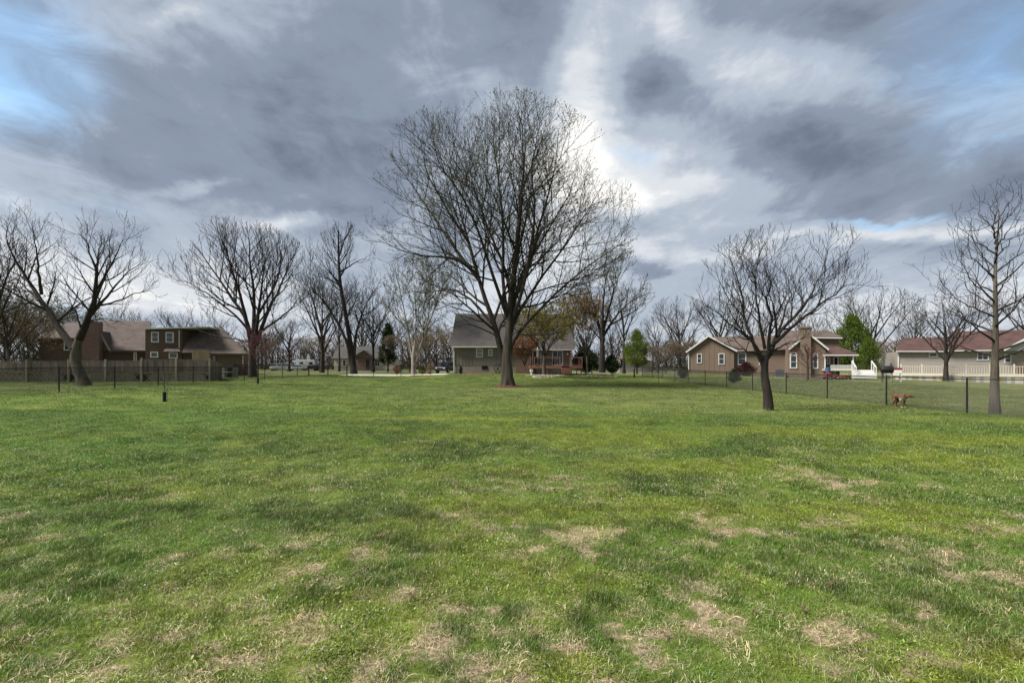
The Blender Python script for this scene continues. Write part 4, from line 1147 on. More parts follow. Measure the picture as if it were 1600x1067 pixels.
# ------------------------------------------------------------------ chain link fences
def chain_fence(label, pts, mesh_to=None, post_h=1.22):
    """pts: post positions (x, y) in order"""
    P = [Vector((x, y, gz(x, y))) for x, y in pts]
    root = empty('chain_link_fence', P[0], 0, label, 'fence')
    pm = MB().tube([(0, 0, -.25), (0, 0, post_h)], .030, 8).lathe([(.034, post_h - .01), (.034, post_h + .02), (.015, post_h + .045)], 8).mesh('post', BLACK, True)
    for p in P: link('post', pm, root, p - P[0])
    rail = MB(); wire = MB()
    for a, b in zip(P[:-1], P[1:]):
        u = (b - a); ln = u.length
        o = a - P[0]
        rail.tube([o + Vector((0, 0, post_h - .03)), o + u + Vector((0, 0, post_h - .03))], .019, 6)
        d = u / ln; nrm = Vector((-d.y, d.x, 0)).normalized()
        H = post_h - .06; step = .076
        n = int((ln + H) / step)
        for s in (1, -1):
            for k in range(n):
                x0 = k * step - H if s > 0 else k * step
                x1 = x0 + H if s > 0 else x0 - H
                z0, z1 = .03, .03 + H
                lo, hi = min(x0, x1), max(x0, x1)
                if lo < 0 or hi > ln:                          # cut at the posts
                    def cut(xa, za, xb, zb, X): f = (X - xa) / (xb - xa); return za + f * (zb - za)
                    pa, pb = [x0, z0], [x1, z1]
                    if hi <= 0.02 or lo >= ln - .02: continue
                    for q, r in ((pa, pb), (pb, pa)):
                        for lim, bad in ((0, q[0] < 0), (ln, q[0] > ln)):
                            if bad: q[1] = cut(x0, z0, x1, z1, lim); q[0] = lim
                    x0, z0 = pa; x1, z1 = pb
                A = o + d * x0 + Vector((0, 0, z0 + u.z * x0 / ln - d.z * x0)) + nrm * .003 * s
                B = o + d * x1 + Vector((0, 0, z1)) + nrm * .003 * s
                t = (B - A).normalized(); r = t.cross(nrm).normalized() * .0042; w = nrm * .0042
                kk = len(wire.v)
                for c in (A, B): wire.v += [tuple(c + r), tuple(c - r * .5 + w), tuple(c - r * .5 - w)]
                wire.f += [(kk, kk+1, kk+4, kk+3), (kk+1, kk+2, kk+5, kk+4), (kk+2, kk, kk+3, kk+5)]
    rail.build('top_rail', BLACK, root, True)
    o = wire.build('chain_link_mesh', WIRE, root); o['kind'] = 'stuff'
    return root
FRX = 15.8
chain_fence('black chain link fence along the right side of the lawn', [(FRX + .12, 12.3), (FRX, 15.8), (FRX, 19.2), (FRX, 22.8), (FRX + .05, 26.3), (FRX, 29.9), (FRX, 33.5), (FRX, 37.2), (FRX, 40.8), (FRX + .1, 44.4), (FRX + .1, 48), (FRX + .1, 51.6), (FRX, 55.2), (12.6, 56.4), (10.0, 57.2)])
chain_fence('black chain link fence along the left side of the lawn', [(-22, 19.0), (-22, 22.1), (-22, 25.2), (-22, 28.3), (-22, 31.4), (-22, 34.4), (-22, 37.4), (-22, 40.5), (-22, 43.6), (-22, 46.6), (-22, 49.2)])

# black iron fence at the back left, and the plain run to the drive
def iron_fence(label, a, b, n):
    a = Vector((a[0], a[1], gz(*a))); b = Vector((b[0], b[1], gz(*b)))
    root = empty('iron_fence', a, 0, label, 'fence'); u = b - a
    pm = MB().box(-.035, .035, -.035, .035, -.2, 1.2).mesh('post', BLACK)
    k = max(1, round(u.length / 2.4))
    for i in range(k + 1): link('post', pm, root, u * (i / k))
    for z in (.15, 1.05): MB().bar(Vector((0, 0, z)), u + Vector((0, 0, z)), .035, .03).build('rail', BLACK, root)
    bm = MB().box(-.011, .011, -.011, .011, .06, 1.12).mesh('picket', BLACK)
    for i in range(n): link('picket', bm, root, u * ((i + .5) / n))
    return root
iron_fence('black iron picket fence in front of the parked dark trailer', (-22, 49.3), (-18.0, 49.6), 40)
chain_fence('short black fence crossing the pale driveway left of the grey house', [(-18.0, 49.7), (-15.2, 49.9), (-12.3, 50.4), (-11.0, 51.2)])

# ------------------------------------------------------------------ drives, road, beds
def drape(name, outline, mat, dz=.006, kind='structure', nx=24, ny=10):
    """a sheet between two edges (lists of x, y) laid on the ground"""
    A, B = outline
    A = resample([(x, y, 0) for x, y in A], nx); B = resample([(x, y, 0) for x, y in B], nx)
    t = np.linspace(0, 1, ny + 1)[:, None, None]
    V = A[None] * (1 - t) + B[None] * t
    V[..., 2] = g(V[..., 0], V[..., 1]) + dz + .012
    i = np.arange((ny + 1) * (nx + 1)).reshape(ny + 1, nx + 1)
    Q = np.stack([i[:-1, :-1], i[:-1, 1:], i[1:, 1:], i[1:, :-1]], -1).reshape(-1, 4)
    o = link(name, np_mesh(name, V.reshape(-1, 3), [Q], mat, True))
    if kind: o['kind'] = kind
    return o
drape('driveway', ([(-19.5, 50.6), (-15, 50.2), (-11, 52.2), (-8.2, 55.0)], [(-20.5, 57), (-16, 57.5), (-12, 60), (-9, 70)]), CONC)
drape('garden_path', ([(-11.0, 52.4), (-9.2, 53.6), (-7.5, 54.4)], [(-10.9, 53.2), (-9.2, 54.3), (-7.5, 55.2)]), STONE, .012)
drape('road', ([(-90, 84), (-40, 84), (-5, 86), (40, 92), (120, 100)], [(-90, 90), (-40, 90), (-5, 92), (40, 98), (120, 106)]), M('road asphalt', (.20, .19, .18), .9, .12, 1), nx=60)
def bed(name, label, x, y, rx, ry, h=.10, edge=None, mat=MULCH, seed=0):
    q = np.random.default_rng(seed); n = 28; vs = []; z = gz(x, y)
    for k, (f, hh) in enumerate(((1.0, -.04), (.8, h * .55), (.4, h), (0.02, h * 1.1))):
        for j in range(n):
            a = 2 * math.pi * j / n; w = f * (1 + .10 * math.sin(3 * a + seed) + .06 * q.standard_normal())
            xx, yy = x + rx * w * math.cos(a), y + ry * w * math.sin(a)
            vs.append((xx - x, yy - y, gz(xx, yy) - z + hh + .012 * q.standard_normal()))
    fs = [(k * n + j, k * n + (j + 1) % n, (k + 1) * n + (j + 1) % n, (k + 1) * n + j) for k in range(3) for j in range(n)]
    me = bpy.data.meshes.new(name); me.from_pydata(vs, [], fs); me.materials.append(mat)
    me.polygons.foreach_set('use_smooth', np.ones(len(fs), bool))
    o = link(name, me, None, (x, y, z)); tag(o, label, 'mulch bed')
    if edge:
        sm = MB().box(-.19, .19, -.09, .09, -.05, .11).mesh('edging_stone', STONE, False, .02)
        for j in range(edge):
            a = 2 * math.pi * (j + .5) / edge
            s = link('edging_stone', sm, o, (rx * 1.06 * math.cos(a), ry * 1.06 * math.sin(a), gz(x + rx * math.cos(a), y + ry * math.sin(a)) - z), (0, 0, a + math.pi / 2 + .1 * q.standard_normal()))
    return o
bx, by, bz = spot(794, 605)
bed('mulch_bed', 'ring of red mulch at the foot of the tall maple', bx, by, 1.25, 1.0, .17, seed=1)
bed('mulch_bed', 'stone edged mulch ring of the small ornamental tree', (850 - CX) / F * 46, 46, 1.0, .9, .1, 14, seed=2)
bed('mulch_bed', 'stone edged mulch bed under the dark trunked tree by the house', (941 - CX) / F * 50, 50, 1.5, 1.0, .12, 16, seed=3)
bed('mulch_bed', 'strip of red mulch along the foundation of the grey house', -4.2, 54.2, 2.9, .55, .08, seed=4)
bed('mulch_bed', 'small red mulch bed with dry plants beside the driveway', -10.2, 51.5, 1.6, .45, .08, seed=5)

# ------------------------------------------------------------------ houses
class House:
    """a building whose long face runs from column px1 at distance Y1, turned by ang degrees"""
    def __init__(s, name, label, px1, Y1, ang, zb=None, cat='house'):
        a = math.radians(ang); s.O = Vector(((px1 - CX) / F * Y1, Y1, 0)); s.O.z = gz(s.O.x, s.O.y) if zb is None else zb
        s.e = Vector((math.cos(a), math.sin(a))); s.n = Vector((-math.sin(a), math.cos(a)))
        s.root = empty(name, s.O, a, label, cat)
    def u(s, px, v=0.0):
        k = (px - CX) / F
        return (k * (s.O.y + v * s.n.y) - s.O.x - v * s.n.x) / (s.e.x - k * s.e.y)
    def w(s, px, py, v=0.0):
        Y = s.O.y + s.u(px, v) * s.e.y + v * s.n.y
        return CAMZ + (HZ - py) / F * Y - s.O.z
    def P(s, px, py, v=0.0): return Vector((s.u(px, v), v, s.w(px, py, v)))
    def wall(s, pts, v=0.0, th=.2, mat=None, name='wall', parent=None):
        """pts: (px, py) outline of a wall face standing at depth v"""
        q = [s.P(a, b, v) for a, b in pts]
        return MB().prism(q, (0, th, 0)).build(name, mat, parent or s.root)
    def block(s, u0, u1, v0, v1, w0, w1, mat, name='wall', parent=None, bevel=0):
        return MB().box(u0, u1, v0, v1, w0, w1).build(name, mat, parent or s.root, False, bevel)
    def slab(s, a, b, c, d, th, mat, name='roof', parent=None):
        """a roof plane through four local points, thickened"""
        a, b, c, d = map(Vector, (a, b, c, d))
        n = (b - a).cross(d - a).normalized()
        if n.z < 0: n = -n
        return MB().prism([a, b, c, d], n * th).build(name, mat, parent or s.root)
    def window(s, px0, px1, py0, py1, v=0.0, fr=.09, rails=1, muls=0, frame=WHITE, glass=GLASS, parent=None, name='window', arch=False):
        pm = (px0 + px1) / 2
        u0, u1 = s.u(px0, v), s.u(px1, v); w1, w0 = s.w(pm, py0, v), s.w(pm, py1, v)
        mb = MB(); f = fr; d0, d1 = v - .07, v + .005
        mb.box(u0, u0 + f, d0, d1, w0, w1).box(u1 - f, u1, d0, d1, w0, w1).box(u0 + f, u1 - f, d0, d1, w0, w0 + f)
        um = (u0 + u1) / 2; R = (u1 - u0) / 2
        if not arch: mb.box(u0 + f, u1 - f, d0, d1, w1 - f, w1)
        else:
            mb.box(u0 + f, u1 - f, d0 + .01, d1, w1 - f * .6, w1 + f * .4)
            n = 10
            for i in range(n):
                a0, a1 = math.pi * i / n, math.pi * (i + 1) / n
                q = [(um + (R - k) * math.cos(t), d0, w1 + (R - k) * math.sin(t)) for k, t in ((0, a0), (0, a1), (f, a1), (f, a0))]
                mb.prism(q, (0, d1 - d0, 0))
        o = mb.build(name, frame, parent or s.root)
        pane = MB()
        ins = f * .9
        pane.box(u0 + ins, u1 - ins, v - .028, v - .006, w0 + ins, w1 - (ins if not arch else 0))
        if arch: pane.prism([(um + (R - ins) * math.cos(math.pi * i / 10), v - .028, w1 + .02 + (R - ins) * math.sin(math.pi * i / 10)) for i in range(11)], (0, .02, 0))
        pane.build('pane', glass, o)
        for i in range(rails):
            z = w0 + (w1 - w0) * (i + 1) / (rails + 1); MB().box(u0 + f, u1 - f, v - .05, v - .03, z - .022, z + .022).build('sash_rail', frame, o)
        for i in range(muls):
            x = u0 + (u1 - u0) * (i + 1) / (muls + 1); MB().box(x - .03, x + .03, v - .055, v - .035, w0 + f, w1 - f).build('mullion', frame, o)
        return o
    def spout(s, px, py0, py1, v=-.09, mat=WHITE):
        u = s.u(px, v); a, b = s.w(px, py1, v), s.w(px, py0, v)
        return MB().box(u - .05, u + .05, v - .04, v + .04, a, b).build('downspout', mat, s.root)
    def gutter(s, px0, py0, px1, py1, v, mat=WHITE, h=.13):
        a, b = s.P(px0, py0, v), s.P(px1, py1, v)
        return MB().bar(a, b, .12, h).build('gutter', mat, s.root)

# --- the grey house
H = House('grey_house', 'grey board and batten house with steep charcoal roof behind the tall maple', 708, 55.0, 0)
GH = H
zb = -.5
eave = H.w(740, 541.5); eaveR = H.w(880, 546)
uL, uM, uR = 0.0, H.u(829), H.u(894)
ftop = H.w(740, 571)
H.block(uL, uM, 0, 8.2, ftop, eave, GREYS)
H.block(uL + .03, uM, .03, 8.1, zb, ftop - .004, FOUND, 'foundation')
H.block(uM + .004, uR, .25, 8.2, zb, eaveR, GREYS)
bm = MB().box(-.025, .025, -.03, 0, 0, eave - ftop - .01).mesh('batten', GREYS)
x = .25
while x < H.u(806):
    if not any(H.u(a) - .05 < x < H.u(b) + .05 for a, b in ((743.5, 754.5), (762.5, 769.5), (786, 793))): link('batten', bm, H.root, (x, -.001, ftop))
    x += .41
bm2 = MB().box(-.025, .025, -.03, 0, 0, eaveR - ftop).mesh('batten', GREYS)
for px in (848, 853, 857, 883, 886.5, 890): link('batten', bm2, H.root, (H.u(px), .249, ftop))
ridge_v = 5.0; rz = H.w(760, 491.5, ridge_v)
ul, ur = H.u(712, ridge_v), H.u(893, ridge_v)
H.slab((-.25, -.45, eave - .04), (uM, -.45, eave - .04), (uM, ridge_v, rz), (ul, ridge_v, rz), .14, SHING)
H.slab((uM, -.20, eaveR + .02), (uR + .3, -.20, eaveR + .02), (ur + .3, ridge_v, rz - .05), (uM, ridge_v, rz - .05), .14, SHING)
H.slab((ul, ridge_v, rz), (ur + .3, ridge_v, rz), (uR + .3, 9.4, eave), (-.25, 9.4, eave), .14, SHING)
MB().prism([(uL + .02, 0, eave - .01), (uL + .02, 8.2, eave - .01), (uL + .02, ridge_v, rz - .12)], (.15, 0, 0)).build('gable_wall', GREYS, H.root)
MB().prism([(uR - .17, .25, eaveR - .01), (uR - .17, 8.2, eaveR - .01), (uR - .17, ridge_v, rz - .2)], (.15, 0, 0)).build('gable_wall', GREYS, H.root)
H.gutter(705.5, 541.8, 827, 541.8, -.52); H.gutter(830, 546.2, 897, 546.2, -.30)
MB().box(-.22, uM, -.46, -.002, eave - .12, eave - .06).build('soffit', CREAM, H.root)
H.spout(709.2, 543, 581); H.spout(892.5, 547, 572, .14)
H.window(744, 754.5, 544.5, 558.5, glass=BLIND); H.window(763, 769.5, 545.5, 556, glass=BLIND); H.window(787, 793, 546, 560, glass=GLASS)
w = H.window(753, 762, 571.8, 577, .03, .05, 0, 1, DARK, DARK, name='basement_window')
# brick breast and chimney
MB().box(H.u(806), H.u(828), -.12, .6, zb, eave + .3).build('brick_wall', BRICK, H.root)
c = MB().box(H.u(815, 4.6), H.u(822.5, 4.6), 4.6, 5.3, rz - 1.2, H.w(818, 486, 4.6)).build('chimney', BRICK, H.root)
MB().box(H.u(814.4, 4.6), H.u(823.1, 4.6), 4.52, 5.38, H.w(818, 486, 4.6) + .004, H.w(818, 484.3, 4.6)).build('chimney_cap', FOUND, c)
MB().box(-.1, .1, -.02, .02, 0, .2).build('corner_trim', WHITE, H.root, loc=(H.u(892.5), .225, eaveR - .4))
# sliding doors on the deck
def slider(px0, px1, py0, py1, v, open_=False):
    o = H.window(px0, px1, py0, py1, v, .10, 0, 1, WHITE, GLASS, name='sliding_door')
    MB().box(H.u((px0 + px1) / 2 - .5), H.u((px0 + px1) / 2 - .1), v - .11, v - .06, H.w(px0, 561), H.w(px0, 557.5)).build('handle', BLACK, o)
slider(862.5, 879.5, 547.5, 571, .25); slider(831.5, 846, 547.5, 571, .25)
MB().lathe([(.12, 0), (.14, .05), (.09, .14)], 12, (H.u(887), .20, H.w(887, 553)), 'y').build('wall_lamp', WHITE, H.root, True)

# --- its deck
D0 = House('wooden_deck', 'reddish cedar deck with railings and steps behind the grey house', 828, 51.0, 0, gz(2.5, 52.5), 'deck')
DK = D0
du0, du1 = 0.0, D0.u(910)
zf = D0.w(860, 571.3); zg = -.05
dep = 3.9
n = 28
bmsh = MB().box(0, du1 - .02, 0, .132, -.04, 0).mesh('deck_board', CEDAR)
for i in range(n): link('deck_board', bmsh, D0.root, (.01, .02 + i * .139, zf))
MB().box(0, du1, -.03, -.001, zf - .30, zf - .015).build('fascia_board', CEDAR, D0.root)
for x in (0, du1): MB().box(x - .02, x + .02, -.02, dep, zf - .29, zf - .045).build('rim_board', CEDAR, D0.root)
pm = MB().box(-.05, .05, -.05, .05, 0, 1).mesh('support_post', CEDAR)
for x in (.1, du1 * .33, du1 * .66, du1 - .1):
    for y in (.12, dep - .2): link('support_post', pm, D0.root, (x, y, zg - .3), None, (1, 1, zf - .05 - zg + .3))
rh = .92
posts = [(.06, .0), (D0.u(835), 0), (D0.u(875), 0), (D0.u(891), 0), (du1 - .05, 0), (du1 - .05, dep * .5)]
rp_ = MB().box(-.055, .055, -.055, .055, -.2, rh + .1).mesh('rail_post', CEDAR)
for x, y in posts: link('rail_post', rp_, D0.root, (x, y + .03, zf))
def railing(a, b):
    a = Vector((a[0], a[1] + .03, zf)); b = Vector((b[0], b[1] + .03, zf))
    for z in (rh, .12): MB().bar(a + Vector((0, 0, z)), b + Vector((0, 0, z)), .05, .09 if z > .5 else .05).build('rail', CEDAR, D0.root)
    k = int((b - a).length / .13); bm_ = MB().box(-.014, .014, -.014, .014, .13, rh - .04).mesh('baluster', BLACK)
    for i in range(1, k): link('baluster', bm_, D0.root, a + (b - a) * (i / k))
railing(posts[0], posts[1]); railing(posts[1], posts[2]); railing(posts[3], posts[4]); railing(posts[4], posts[5])
st0, st1 = D0.u(876), D0.u(890.5)
for i in range(4):
    z = zf - .19 * (i + 1)
    MB().box(st0, st1, -.31 * (i + 1), -.31 * i - .012, z - .04, z).build('step', CEDAR, D0.root)
    MB().box(st0 + .01, st1 - .01, -.31 * i - .03, -.31 * i - .014, z + .002, z + .14).build('riser', CEDAR, D0.root)
for x in (st0 + .03, st1 - .03): MB().prism([(x, -.02, zf - .06), (x, -1.26, zf - .82), (x, -1.26, zf - 1.0), (x, -.02, zf - .34)], (.03, 0, 0)).build('stringer', CEDAR, D0.root)
drape('patio', ([(1.4, 49.4), (4.5, 48.9), (8.2, 49.2)], [(1.4, 51.3), (4.5, 51.2), (8.2, 51.3)]), STONE, .008)

# --- the tan house
H = House('tan_house', 'tan house with gabled ends, arched windows and a roofed porch beyond the right fence', 1075, 62.0, -21, .15)
TH = H
def gable_roof(H, L, R, top, v0, v1, mat, over=.35, th=.13, trim=WHITE, drop=.0):
    """two roof planes over a gable face: L, R eave (px, py), top (px, py) at depth v0, running back to v1"""
    a, b, t = H.P(*L, v0), H.P(*R, v0), H.P(*top, v0)
    for e in (a, b):
        f = Vector((e.x, v0 - over, e.z)); s1 = Vector((t.x, v0 - over, t.z)); s2 = Vector((t.x, v1, t.z)); f2 = Vector((e.x, v1, e.z))
        H.slab(f, s1, s2, f2, th, mat)
        d = (s1 - f).normalized(); up = Vector((-d.z, 0, d.x)) if d.x > 0 else Vector((d.z, 0, -d.x))
        MB().prism([f - up * .04 + Vector((0, -.03, 0)), s1 - up * .04 + Vector((0, -.03, 0)), s1 + up * (th + .02) + Vector((0, -.03, 0)), f + up * (th + .02) + Vector((0, -.03, 0))], (0, .027, 0)).build('rake_board', trim, H.root)
# garage wing with its gable
base = -1.0
def wallpoly(H, pts, v, th, mat, name='wall'):
    q = [H.P(a, b, v) if b is not None else Vector((H.u(a, v), v, base)) for a, b in pts]
    return MB().prism(q, (0, th, 0)).build(name, mat, H.root)
wallpoly(H, [(1076, None), (1076, 549), (1107, 528), (1147, 549), (1147, None)], 0, 9, TAN)
gable_roof(H, (1072, 551), (1151, 549.5), (1107, 526), 0, 9, SHING_T)
for px in (1084, 1092, 1100, 1108, 1116, 1124, 1132, 1140):
    t = H.w(px, 549 - 20 * (1 - abs(px - 1107) / 38) * (1 if abs(px - 1107) < 38 else 0)); MB().box(H.u(px) - .02, H.u(px) + .02, -.02, -.001, base, t).build('batten', TAN, H.root)
H.window(1089, 1096.5, 552.5, 567.5); H.window(1122.5, 1132, 552, 569.5); H.spout(1076, 551, 579)
# middle wing
wallpoly(H, [(1147.5, None), (1147.5, 550), (1232, 547), (1232, None)], .6, 7, TAN)
a = H.P(1146, 551, .2); b = H.P(1232, 547, .2); c = H.P(1232, 527, 4.0); d = H.P(1108, 527, 4.0)
H.slab(a, b, Vector((b.x, 4.2, H.P(1200, 526, 4.2).z)), Vector((H.u(1108, 4.2), 4.2, H.P(1200, 526, 4.2).z)), .13, SHING_T)
H.window(1152.5, 1166, 551, 570, .6, .12, 1, 0)
H.window(1186, 1193, 552, 570, .6, .12, 1, 0)
# front gable with chimney and arched windows
wallpoly(H, [(1231, None), (1231, 546), (1262, 522), (1290, 546), (1290, None)], -1.2, 8, TAN)
gable_roof(H, (1232, 546.5), (1293, 547), (1262, 522), -1.2, 6, SHING_T)
ch = MB().box(H.u(1251, -1.7), H.u(1267, -1.7), -1.7, -1.205, base, H.w(1259, 513, -1.7)).build('chimney', TAN, H.root)
MB().box(H.u(1250, -1.7), H.u(1268, -1.7), -1.78, -1.13, H.w(1259, 513, -1.7) + .004, H.w(1259, 510.5, -1.7)).build('chimney_cap', TAN, ch)
H.window(1234, 1245.5, 555, 575.5, -1.2, .12, 1, 0, arch=True); H.window(1269.5, 1278.5, 555, 576, -1.2, .12, 1, 0, arch=True)
# main roof behind and upper storey
a = H.P(1205, 543, 2); b = H.P(1290, 543, 2)
H.slab(H.P(1205, 545, 1.5), H.P(1285, 545, 1.5), H.P(1270, 517.5, 5.5), H.P(1225, 517.5, 5.5), .13, SHING_T)
wallpoly(H, [(1268, 560), (1268, 527), (1311, 527.5), (1311, 560)], 1.6, 5, TAN)
H.slab(H.P(1264, 527.5, 1.2), H.P(1316, 528, 1.2), H.P(1296, 518, 4.0), H.P(1262, 518, 4.0), .13, SHING_T)
H.gutter(1266, 527.5, 1316, 528.2, 1.15)
# porch
wallpoly(H, [(1290.5, None), (1290.5, 549), (1312, 549), (1312, None)], .4, 5, TAN)
H.slab(H.P(1287, 555, -1.8), H.P(1342, 554.5, -1.8), H.P(1311, 543, 1.4), H.P(1287, 543, 1.4), .12, SHING_R)
H.gutter(1286, 555, 1342, 554.8, -1.85)
pf = H.w(1310, 576.5, -1.6)
MB().box(H.u(1286, -1.6), H.u(1334, -1.6), -1.7, 1.4, pf - .2, pf).build('porch_floor', CREAM, H.root)
for px in (1289, 1333):
    MB().box(H.u(px, -1.6) - .06, H.u(px, -1.6) + .06, -1.66, -1.54, base if px > 1300 else pf, H.w(px, 555, -1.6)).build('porch_post', WHITE, H.root)
H.window(1302, 1310, 557, 576, .4, .1, 0, 0, WHITE, DARK, name='porch_door'); H.window(1291.5, 1297, 558, 569, .4, .1, 1, 0)
rt = H.w(1310, 570.8, -1.6)
MB().bar((H.u(1298, -1.6), -1.6, rt), (H.u(1333, -1.6), -1.6, rt), .06, .08).build('porch_rail', WHITE, H.root)
bm_ = MB().box(-.02, .02, -.02, .02, pf, rt - .04).mesh('baluster', WHITE)
k = 26
for i in range(k): link('baluster', bm_, H.root, (H.u(1298, -1.6) + (H.u(1333, -1.6) - H.u(1298, -1.6)) * i / k, -1.6, 0))
# white stairs down from the porch
S0, S1 = H.u(1331, -1.9), H.u(1346, -3.2)
sg = H.w(1340, 587, -3.2)
for i in range(5):
    z = pf - (pf - sg) * (i + .6) / 5.4
    MB().box(S0, S0 + 2.0, -1.75 - .30 * (i + 1), -1.75 - .30 * i - .004, sg - .3, z).build('stair_step', WHITE, H.root)
for x in (S0 + .05, S0 + 1.95):
    p = [Vector((x, -1.8, pf)), Vector((x, -3.2, sg))]
    o = MB().bar(p[0] + Vector((0, 0, .95)), p[1] + Vector((0, 0, .95)), .09, .09).build('stair_rail', WHITE, H.root)
    for q in (p[0], (p[0] + p[1]) / 2, p[1]): MB().box(q.x - .045, q.x + .045, q.y - .045, q.y + .045, q.z - .1, q.z + .98).build('stair_post', WHITE, o)

# --- the red roofed house and its white deck
H = House('red_roof_house', 'off white house with a dull red roof at the right edge', 1403, 64.0, -27, -.2)
RH = H
base = -1.2
uR = H.u(1640)
top = H.w(1440, 549)
MB().box(0, uR, .1, 9, base, top).build('wall', WHSID, H.root)
pl = MB().prism([(0, 0, 0), (0, -.035, 0), (0, -.012, .195), (0, 0, .195)], (uR, 0, 0)).mesh('siding_plank', WHSID)
z = base
while z < top - .18: link('siding_plank', pl, H.root, (0, .099, z)); z += .2
rzv = 4.5; rz = H.w(1430, 529, rzv); rz2 = H.w(1500, 520, rzv)
H.slab((-.4, -.4, top - .02), (H.u(1480), -.4, top - .02), (H.u(1480, rzv), rzv, rz), (H.u(1412, rzv), rzv, rz), .13, SHING_R)
H.slab((H.u(1477), -.5, top + .05), (uR, -.5, top + .05), (uR, rzv, rz2 + .1), (H.u(1484, rzv), rzv, rz2 + .1), .13, SHING_R)
H.gutter(1400, 549, 1478, 549, -.44); MB().box(H.u(1477), uR, -.62, -.505, top - .04, top + .1).build('gutter', WHITE, H.root)
MB().box(-.02, .12, -.05, .09, base, top - .02).build('corner_trim', WHITE, H.root)
H.window(1451, 1465, 550.5, 558, .06, .12, 0, 0); H.window(1526, 1545, 549.5, 563, .06, .12, 1, 1); H.window(1569, 1580, 553, 567, .06, .1, 1, 0)
# cross gable at the right edge
gl, gt, gr = H.P(1566, 548, -1), H.P(1604, 528, -1), H.P(1645, 548, -1)
MB().prism([gl, gt, gr], (0, 6, 0)).build('gable_wall', M('pale grey siding', (.36, .37, .38), .8, .08, 1), H.root)
for e in (gl, gr): H.slab(e + Vector((0, -.4, .02)), gt + Vector((0, -.4, .02)), gt + Vector((0, 5, .02)), e + Vector((0, 5, .02)), .12, SHING_R)
d = (gt - gl); MB().bar(gl + Vector((0, -.42, .05)), gt + Vector((0, -.42, .05)), .04, .22).build('rake_board', WHITE, H.root)
MB().box(H.u(1585), uR, -.2, .05, base, H.w(1600, 570)).build('brick_wall', BRICK_D, H.root)

D1 = House('white_deck', 'long cream deck with spindle railing in front of the red roofed house', 1394, 53.0, -33, None, 'deck')
du = D1.u(1625); zt = D1.w(1420, 584.5); 
zlo = D1.w(1394, 589)
MB().box(0, du, -.02, 4, zt - .14, zt).build('deck_floor', CREAM, D1.root)
cols = [M('panel ochre', (.34, .25, .11), .8, .15, 1), WHITE, M('panel grey', (.30, .31, .31), .8, .1, 1), CREAM]
npan = 40; pw = du / npan
for i in range(npan):
    x = i * pw; mt = cols[[3, 2, 3, 3, 2, 3, 0, 2][i % 8] if i > 3 else [0, 1, 0, 1][i]]
    xx = D1.O + Vector((*(D1.e * (x + pw / 2)), 0)); gl_ = gz(xx.x, xx.y) - D1.O.z
    MB().box(x + .006, x + pw - .006, .05, .09, gl_ - .2, zt - .145).build('skirt_panel', mt, D1.root)
MB().box(0, du, -.05, -.021, zt - .2, zt - .02).build('fascia_board', CREAM, D1.root)
rt = zt + .95
pp = MB().box(-.06, .06, -.06, .06, 0, 1.06).lathe([(.085, 1.06), (.085, 1.09), (.03, 1.15)], 4).mesh('rail_post', CREAM)
x0 = D1.u(1408); npost = int((du - x0) / 1.75); sp = (du - x0) / npost
bl = MB().box(-.019, .019, -.019, .019, .09, .90).mesh('baluster', CREAM)
for i in range(npost + 1):
    link('rail_post', pp, D1.root, (x0 + i * sp, .06, zt))
    if i < npost:
        for j in range(1, 9): link('baluster', bl, D1.root, (x0 + (i + j / 9) * sp, .06, zt))
for z in (.90, .08): MB().box(x0, du, .025, .095, zt + z - .03, zt + z + .03).build('rail', CREAM, D1.root)

# --- the brown house on the left
H = House('brown_house', 'brown sided house with hipped roofs and a brick chimney behind the wooden deck', 62, 54.0, 19, None)
BH = H
base = -.8
def rect(px0, px1, pyt, v, th, mat, name='wall'):
    u0, u1 = H.u(px0, v), H.u(px1, v); t = H.w((px0 + px1) / 2, pyt, v)
    return MB().box(u0, u1, v, v + th, base, t).build(name, mat, H.root)
rect(62, 140, 529, 0, 8, BROWN)
H.slab(H.P(56, 529.5, -.5), H.P(142, 529.5, -.5), H.P(158, 505, 4), H.P(106, 505, 4), .13, SHING_B)
H.slab(H.P(56, 529.5, -.5), H.P(106, 505, 4), H.P(106, 505, 4.1), H.P(68, 529.5, 8.5), .13, SHING_B)
H.gutter(56, 529.6, 142, 529.6, -.55, SHING_B)
H.window(100, 113, 532, 547.5, 0, .1, 1, 0)
# fireplace
c = MB().box(H.u(128, -.9), H.u(155, -.9), -.9, -.004, base, H.w(140, 535, -.9)).build('chimney', BRICK_D, H.root)
a0, a1, b0, b1 = H.u(128, -.9), H.u(155, -.9), H.u(134, -.9), H.u(155, -.9)
MB().prism([(a0, -.9, H.w(140, 535, -.9) + .004), (a1, -.9, H.w(140, 535, -.9) + .004), (b1, -.9, H.w(140, 520, -.9)), (b0, -.9, H.w(140, 520, -.9))], (0, .85, 0)).build('chimney_shoulder', BRICK_D, c)
MB().box(b0, b1, -.9, -.05, H.w(140, 520, -.9) + .004, H.w(140, 502, -.9)).build('chimney_stack', BRICK_D, c)
# middle range
rect(150, 232, 546, .3, 7, BROWN)
H.slab(H.P(171, 548.5, -.4), H.P(232, 548.5, -.4), H.P(236, 503, 4.5), H.P(157, 502, 4.5), .13, SHING_B)
MB().prism([H.P(156, 517, -.1), H.P(173, 548, -.1), H.P(156, 548, -.1)], (0, 4, 0)).build('gable_wall', BROWN, H.root)
MB().bar(H.P(152, 513, -.44), H.P(173, 550, -.44), .05, .2).build('rake_board', M('taupe trim', (.25, .22, .19), .7, .1, 1), H.root)
H.gutter(171, 548.8, 228, 548.8, -.45, SHING_B)
H.window(209, 214, 550, 565, .3, .12, 0, 0, WHITE, DARK)
